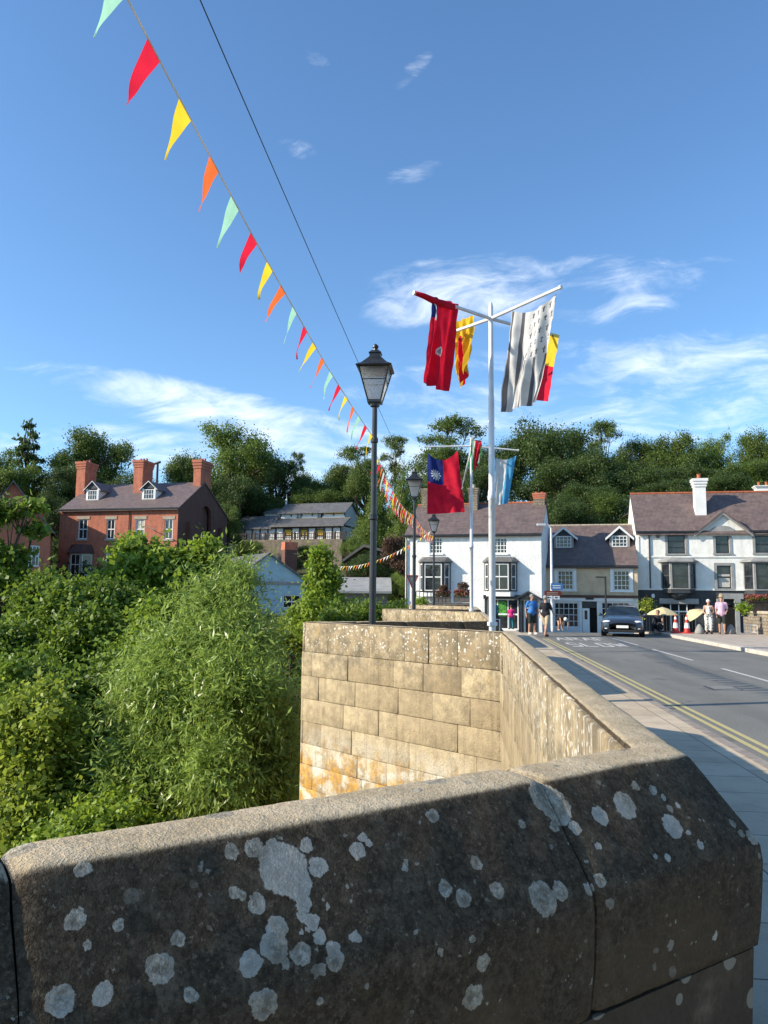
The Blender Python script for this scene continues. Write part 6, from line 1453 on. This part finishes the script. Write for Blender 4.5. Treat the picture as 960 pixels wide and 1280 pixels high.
# ------------------------------------------------------------------ car (faces -Y)
def car(label, loc, rz):
    r = empty('parked_car', loc, label, 'car', rz)
    L = 4.65; W = .93
    # stations along the length: y, half width, sill z, shoulder z, roof half width, roof z
    stn = [(-2.33, .60, .32, .62, .50, .64), (-2.28, .80, .24, .70, .62, .73), (-2.1, .89, .22, .76, .72, .80), (-1.6, .92, .22, .84, .76, .90), (-1.05, .93, .22, .90, .76, .98), (-.35, .93, .22, .94, .60, 1.36), (.2, .93, .22, .95, .60, 1.44), (.9, .93, .22, .96, .59, 1.42), (1.5, .93, .22, .98, .56, 1.28), (2.05, .90, .24, 1.0, .66, 1.06), (2.25, .84, .28, .98, .64, 1.02), (2.33, .66, .36, .90, .5, .92)]
    def prof(s_):
        y, w_, z0, zs, rw, zr_ = s_; return [(-w_*.9, z0), (-w_, z0+.12), (-w_*1.0, (z0+zs)/2), (-w_*.965, zs-.04), (-w_*.92, zs), (-rw-.02, zr_-.05), (-rw*.8, zr_-.01), (-rw*.35, zr_+.012), (rw*.35, zr_+.012), (rw*.8, zr_-.01), (rw+.02, zr_-.05), (w_*.92, zs), (w_*.965, zs-.04), (w_, (z0+zs)/2), (w_, z0+.12), (w_*.9, z0)]
    mb = MB(); n = 16
    for s_ in stn:
        for (x, z) in prof(s_): mb.v.append((x, s_[0], z))
    for a in range(len(stn)-1):
        for k in range(n-1):
            glass = (4 <= k <= 4 or k == 10) and 4 <= a <= 8
            wind = a in (4,) and 5 <= k <= 9 or a in (8,) and 5 <= k <= 9
            if glass or wind: continue
            mb.f.append((a*n+k, a*n+k+1, (a+1)*n+k+1, (a+1)*n+k)); mb.m.append(0)
        mb.f.append((a*n+n-1, a*n, (a+1)*n, (a+1)*n+n-1)); mb.m.append(0)
    mb.f.append(tuple(range(n))); mb.m.append(0); mb.f.append(tuple((len(stn)-1)*n+k for k in reversed(range(n)))); mb.m.append(0)
    mb.build('body', 'car_paint', r, smooth=True)
    g = MB()
    for a in range(4, 9):
        for k in (4, 10): s0, s1 = prof(stn[a]), prof(stn[a+1]); q = [(s0[k][0], stn[a][0], s0[k][1]), (s0[k+1][0], stn[a][0], s0[k+1][1]), (s1[k+1][0], stn[a+1][0], s1[k+1][1]), (s1[k][0], stn[a+1][0], s1[k][1])]; g.face([(x*.99, y, z-.004) for x, y, z in q])
    g.build('side_window', 'car_glass', r)
    for nm, a in (('windscreen', 4), ('rear_window', 8)):
        g = MB()
        for k in range(5, 10): s0, s1 = prof(stn[a]), prof(stn[a+1]); q = [(s0[k][0], stn[a][0], s0[k][1]), (s0[k+1][0], stn[a][0], s0[k+1][1]), (s1[k+1][0], stn[a+1][0], s1[k+1][1]), (s1[k][0], stn[a+1][0], s1[k][1])]; g.face([(x, y, z-.006) for x, y, z in q])
        g.build(nm, 'car_glass', r)
    for sx_ in (-1, 1):
        mb = MB(); mb.ell((sx_*.66, -2.17, .70), (.20, .12, .065), 14, 8); mb.build('headlight', 'headlight_glass', r, smooth=True)
        mb = MB(); mb.ell((sx_*.66, -2.285, .40), (.13, .03, .035), 12, 6); mb.build('fog_light', 'headlight_glass', r, smooth=True)
        mb = MB(); mb.ell((sx_*1.02, -.85, .99), (.11, .07, .07), 12, 8); mb.tube([(sx_*.88, -.85, .95), (sx_*1.0, -.85, .96)], .02, 6); mb.build('wing_mirror', 'car_paint', r, smooth=True)
        for yy in (-1.42, 1.42):
            mb = MB(); mb.tube([(sx_*.72, yy, .33), (sx_*.945, yy, .33)], .335, 24); wh = mb.build('wheel', 'rubber', r)
            mb = MB(); mb.tube([(sx_*.95, yy, .33), (sx_*.962, yy, .33)], .22, 16)
            mb.build('rim', 'grey_trim', wh)
    mb = MB(); mb.box(-.62, .62, -2.345, -2.25, .25, .36); mb.build('air_intake', 'rubber', r)
    mb = MB(); mb.box(-.26, .26, -2.372, -2.345, .43, .545); pl_ = mb.build('number_plate', 'white_paint', r)
    return r
pc = gp(776, 790, -.1); car('dark blue grey car facing the bridge, parked before the tan house', (7.65, 38.2, -.10), R(-12))
# ------------------------------------------------------------------ signs, cones, parasols and the rest
def cone(x, y, z, label):
    r = empty('traffic_cone', (x, y, z), label, 'traffic cone', 0, 'traffic cones outside the pub')
    mb = MB(); mb.box(-.2, .2, -.2, .2, 0, .05); mb.lathe([(.155, .05), (.03, .88), (.02, .89)], 18); mb.build('cone_body', 'red_plastic', r)
    for za, zb in ((.25, .5), (.66, .78)):
        mb = MB(); q = lambda z: .155-(z-.05)*.1506+.003; mb.lathe([(q(za), za), (q(zb), zb)], 18); mb.build('reflective_band', 'white_paint', r)
cone(10.25, 38.8, .02, 'red and white traffic cone nearer the cream parasol'); cone(10.72, 38.6, .02, 'red and white traffic cone nearer the patterned dress')
def parasol(x, y, z, label, tilt=0, az_=0, hh=1.5, rad=.72):
    r = empty('parasol', (x, y, z), label, 'parasol')
    mb = MB(); T = Matrix.Translation((0, 0, 0)); ap = Vector((math.sin(tilt)*.5, 0, hh+.1))
    mb.tube([(0, 0, 0), (0, 0, hh*.6), ap], .022, 8); mb.build('pole', 'white_metal', r)
    mb = MB(); rot = Matrix.Rotation(tilt, 3, 'Y'); n = 16; i0 = 0
    mb.v.append(tuple(ap))
    for q in (1, 2, 3):
        for k in range(n):
            a = 2*math.pi*k/n; rr = rad*q/3*(1 if k % 2 == 0 else .95); v_ = rot @ Vector((rr*math.cos(a), rr*math.sin(a), -.08*q*q/3-.05*q)); mb.v.append(tuple(ap+v_))
    for k in range(n):
        k2 = (k+1) % n; mb.f.append((0, 1+k, 1+k2)); mb.m.append(0)
        for q in (0, 1): mb.f.append((1+q*n+k, 1+(q+1)*n+k, 1+(q+1)*n+k2, 1+q*n+k2)); mb.m.append(0)
    mb.build('canopy', 'parasol_cloth', r); mb = MB(); mb.lathe([(.2, 0), (.2, .05), (.04, .08)], 14); mb.build('base', 'charcoal_paint', r)
parasol(9.95, 40.0, .0, 'open cream parasol left of the traffic cones', 0, 0, 1.15, .82)
parasol(11.65, 40.4, .0, 'tilted cream parasol behind the woman in the patterned dress', -.62, 0, 1.0, .62)
def bell(x, y, z, label):
    mb = MB(); mb.lathe([(.22, 0), (.21, .12), (.15, .3), (.08, .42), (.02, .47)], 16); tag(mb.build('bell_bollard', 'bell_concrete', None, (x, y, z), smooth=True), label, 'bollard', 'bell bollards on the pavement')
bell(11.15, 38.1, .02, 'grey bell shaped bollard left of the woman in the patterned dress'); bell(12.75, 38.6, .02, 'grey bell shaped bollard right of the man in pink')
def railing(x0, x1, y, z, h_, label, mat='white_paint', n=7, name='railing'):
    r = empty(name, (x0, y, z), label, 'railing'); mb = MB(); W_ = x1-x0
    mb.box(0, W_, -.02, .02, h_-.04, h_); mb.box(0, W_, -.02, .02, .08, .12)
    for k in range(n+1): x = W_*k/n; mb.box(x-.012, x+.012, -.012, .012, .12 if 0 < k < n else 0, h_-.04)
    mb.build('railing_panel', mat, r); return r
railing(13.35, 13.95, 38.6, .02, .45, 'small white low barrier at the foot of the stone wall', n=4)
railing(9.3, 13.0, 41.2, -.1, 1.0, 'dark railing in front of the pub doors behind the parasols', 'charcoal_paint', 26)
# drains in the gutter and iron covers
def cover(x, y, w_, d_, label, slots=7):
    r = empty('drain_cover', (x, y, zroad(x, y)+.002), label, 'drain cover'); mb = MB(); mb.box(-w_/2, w_/2, -d_/2, d_/2, -.03, .004); f_ = mb.build('frame', 'charcoal_paint', r)
    mb = MB()
    for k in range(slots): y_ = -d_/2+d_*(k+.5)/slots; mb.box(-w_*.4, w_*.4, y_-d_*.022, y_+d_*.022, .0045, .010)
    mb.build('grating', 'grey_trim', r)
cover(3.27, 13.2, .26, .42, 'iron drain grating in the gutter nearest the camera'); cover(3.27, 22.5, .26, .42, 'iron drain grating in the gutter farther along the bridge')
cover(5.1, 16.0, .6, .6, 'square iron manhole cover in the near lane of the road', 9)
# modern black lamp
r = empty('street_lamp', (5.9, 45.5, -.25), 'slim black modern lamp with square arm, left of the parked car', 'street lamp')
mb = MB(); mb.tube([(0, 0, 0), (0, 0, 3.45)], .055, 8); mb.build('post', 'black_paint', r)
mb = MB(); mb.box(-.55, .06, -.06, .06, 3.38, 3.46); mb.build('lamp_head', 'black_paint', r)
mb = MB(); mb.ell((.0, -.1, 1.05), (.16, .08, .3), 10, 8); mb.build('yellow_cover', 'hivis_yellow', r, smooth=True)
p = at(757.5, 764, 45.5); r.location = (p.x, p.y, zr(p.x, p.y)-.1)
# tall pale lamp with signs
p = at(690.5, 788, 41.0); pz_ = at(690.5, 657, 41.0).z
r = empty('street_lamp', (p.x, p.y, -.12), 'tall thin pale grey lamp column carrying the blue and brown signs', 'street lamp'); r.rotation_euler = (0, 0, PSI)
hh = pz_+.12; mb = MB(); mb.tube([(0, 0, 0), (0, 0, 1.4), (0, 0, hh-.15), (-.12, 0, hh), (-.35, 0, hh+.04)], [.085, .08, .055, .05, .04], 10); mb.build('column', 'white_metal', r)
mb = MB(); mb.box(-.75, -.3, -.08, .08, hh+.0, hh+.1); mb.build('lamp_head', 'white_metal', r)
for nm, (x0, y0, x1, y1), m_, lb in (('direction_sign', (689, 729, 704, 737.5), 'blue_sign', 'blue direction sign on the pale lamp column'), ('direction_sign', (681, 738.5, 702, 744.5), 'brown_sign', 'brown tourist sign with white arrow panels, below the blue sign')):
    a = at(x0, y1, 40.85); b_ = at(x1, y0, 40.85); wd = (b_-a).dot(RGT); q = empty(nm, (a.x, a.y, a.z), lb, 'sign', PSI)
    mb = MB(); mb.prism([(0, 0), (wd*.93, 0), (wd, (b_.z-a.z)/2), (wd*.93, b_.z-a.z), (0, b_.z-a.z), (-.03*wd, (b_.z-a.z)/2)], 0, .025); mb.build('sign_panel', m_, q)
    mb = MB(); z_ = b_.z-a.z
    for k in range(2): mb.box(wd*.12, wd*.78, -.006, -.001, z_*(.25+.32*k), z_*(.25+.32*k)+z_*.12)
    mb.build('sign_lettering', 'white_paint' if m_ == 'blue_sign' else 'sandstone_trim', q)
    if m_ == 'brown_sign':
        for (s0, s1) in ((682.5, 690.5), (692, 699.5)):
            c = at(s0, 749, 40.85); d = at(s1, 745, 40.85); c0 = (c-a).dot(RGT); c1 = (d-a).dot(RGT)
            mb = MB(); mb.box(c0, c1, 0, .02, c.z-a.z, d.z-a.z); ar_ = mb.build('arrow_panel', 'white_paint', q)
            mb = MB(); m0 = (c.z+d.z)/2-a.z; mb.box(c0+.1, c1-.08, -.006, -.001, m0-.02, m0+.02); mb.prism([(c0+.05, m0), (c0+.14, m0-.06), (c0+.14, m0+.06)], -.006, -.001); mb.build('arrow', 'black_paint', ar_)
# back of the give-way triangle beside the second lamp
p = at(515.5, 722, 30.5); r = empty('road_sign', (p.x, p.y, 0), 'upturned triangular road sign seen from behind, by the second lamp post', 'road sign', PSI)
mb = MB(); zt = at(515, 719.5, 30.5).z; zb_ = at(515, 735.5, 30.5).z; hw = 7.2*mpp(30.5); mb.prism([(-hw, zt), (0, zb_), (hw, zt)], 0, .02, 0); mb.build('sign_plate', 'grey_trim', r)
mb = MB()
for a, b_ in (((-hw, zt), (0, zb_)), ((0, zb_), (hw, zt)), ((hw, zt), (-hw, zt))): mb.tube([(a[0], -.01, a[1]), (b_[0], -.01, b_[1])], .022, 6)
mb.build('sign_rim', 'sign_red', r); mb = MB(); mb.tube([(0, .05, 0), (0, .05, zt)], .03, 8); mb.build('post', 'grey_trim', r)
# flower boxes and clipped pots beyond the bridge wall
def flowers(root, x0, x1, y0, y1, z, n, seed, mat='petal_red', lm='leaf_mid', size=.09, h_=.28):
    rg = np.random.default_rng(seed); P_ = np.column_stack([rg.uniform(x0, x1, n), rg.uniform(y0, y1, n), z+rg.random(n)**.7*h_]); o = rg.normal(size=(n, 3)); o[:, 2] += .5
    leaves('flowers', P_, o*.5, size, .9, mat, root, rg, 0); rg = np.random.default_rng(seed+1)
    P_ = np.column_stack([rg.uniform(x0, x1, n), rg.uniform(y0, y1, n), z-.04+rg.random(n)*h_*.7]); leaves('foliage', P_, o*.5, size, .6, lm, root, rg, .1)
def planter(px0, px1, pyt, pyb, D, label, seed, box='grey_timber', mat='petal_red', zflo=.0, h_=.35):
    a = at(px0, pyb, D); b_ = at(px1, pyt, D); wd = (b_-a).dot(RGT); r = empty('planter', (a.x, a.y, a.z), label, 'planter', PSI); hh_ = b_.z-a.z
    mb = MB(); mb.box(0, wd, 0, .45, 0, hh_*.55); mb.box(-.02, wd+.02, -.02, .47, hh_*.55+.002, hh_*.6); mb.build('planter_box', box, r); mb = MB(); mb.box(.03, wd-.03, .03, .42, hh_*.6, hh_*.64); mb.build('soil', 'soil', r)
    flowers(r, .02, wd-.02, .02, .45, hh_*.62, 420, seed, mat, h_=h_); return r
planter(544, 564, 742, 753, 40.0, 'box planter of dusty red flowers, left one behind the farthest lamp post', 41); planter(568, 588, 741, 753, 40.0, 'box planter of red flowers right of the farthest lamp post', 42)
pl1 = planter(936, 964, 743, 764, 37.6, 'box of red flowers standing on the rubble stone wall at the right edge', 43, 'dark_timber', h_=.3)
def pot_tree(px, pyt, pyb, D, rad, label, seed, mat='leaf_copper'):
    a = at(px, pyb, D); b_ = at(px, pyt, D); r = empty('clipped_shrub', a, label, 'shrub'); hh_ = b_.z-a.z; mb = MB(); mb.tube([(0, 0, -.25), (0, 0, hh_-rad)], .03, 6); mb.build('stem', 'bark', r)
    rg = np.random.default_rng(seed); d = rg.normal(size=(420, 3)); d /= np.linalg.norm(d, axis=1)[:, None]; leaves('crown', d*np.array([rad, rad, rad*.72])*(rg.random(420)**.4)[:, None]+np.array([0, 0, hh_-rad*.7]), d, .11, .6, mat, r, rg)
pot_tree(579, 727, 742, 40.2, .32, 'mop headed shrub standing in the right-hand red flower planter', 51); pot_tree(554, 731, 743, 40.2, .24, 'small mop headed shrub standing in the left-hand red flower planter', 52)
# boxed terrace wall carrying the planters
r = empty('terrace_wall', at(520, 764, 40.0), 'low dark timber terrace wall under the flower planters, beyond the second sunlit refuge', 'wall', PSI)
a = at(520, 764, 40.0); wd = (at(588, 764, 40.0)-a).dot(RGT); zt = at(550, 753.2, 40).z-a.z; mb = MB(); mb.box(0, wd, -.06, .9, -1, zt-.01); mb.build('wall_body', 'grey_timber', r)
mb = MB()
for k in range(9): x = wd*k/8*.55; mb.box(x-.02, x+.02, .0, .04, zt, zt+.55)
mb.box(0, wd*.55, -.01, .05, zt+.55, zt+.6); mb.box(0, wd*.55, -.01, .05, zt+.28, zt+.31); mb.build('handrail', 'dark_timber', r)
# hanging basket and small shrubs near the pub
a = at(808.5, 757, 50.5); r = empty('flower_basket', a, 'yellow green hanging basket by the left corner of the pub', 'flower basket'); mb = MB(); mb.lathe([(.02, -.32), (.2, -.2), (.28, 0)], 12); mb.tube([(0, .0, 0), (0, 0, .7), (0, .6, .7)], .015, 5); mb.build('basket', 'dark_timber', r)
rg = np.random.default_rng(61); d = rg.normal(size=(700, 3))*.5; leaves('foliage', d*np.array([.42, .3, .42])+np.array([0, 0, .05]), d, .16, .6, 'leaf_yellow', r, rg)
def shrub(px, pyt, pyb, D, rad, label, seed, mat='leaf_bright', name='garden_shrub', pot=True):
    a = at(px, pyb, D); b_ = at(px, pyt, D); hh_ = b_.z-a.z; r = empty(name, a, label, 'shrub'); rg = np.random.default_rng(seed); n = 900
    P_ = rg.normal(size=(n, 3))*np.array([rad*.45, rad*.45, hh_*.22])+np.array([0, 0, hh_*.55]); leaves('foliage', P_, P_*.6, .12, .6, mat, r, rg); mb = MB()
    for k in range(5): mb.tube([(0, 0, -.1), (rad*.3*math.cos(k*1.3), rad*.3*math.sin(k*1.3), hh_*.7)], .02, 5)
    mb.build('stem', 'bark', r)
shrub(929.5, 754, 768, 34.5, .3, 'small bright green shrub at the end of the rubble stone wall', 71, 'leaf_bright')
shrub(526, 748, 760, 38.8, .35, 'light green shrub at the left end of the terrace wall', 72, 'leaf_bright')
shrub(497, 752, 770, 33, .4, 'pale green shrub left of the second lamp post base', 73, 'leaf_yellow')
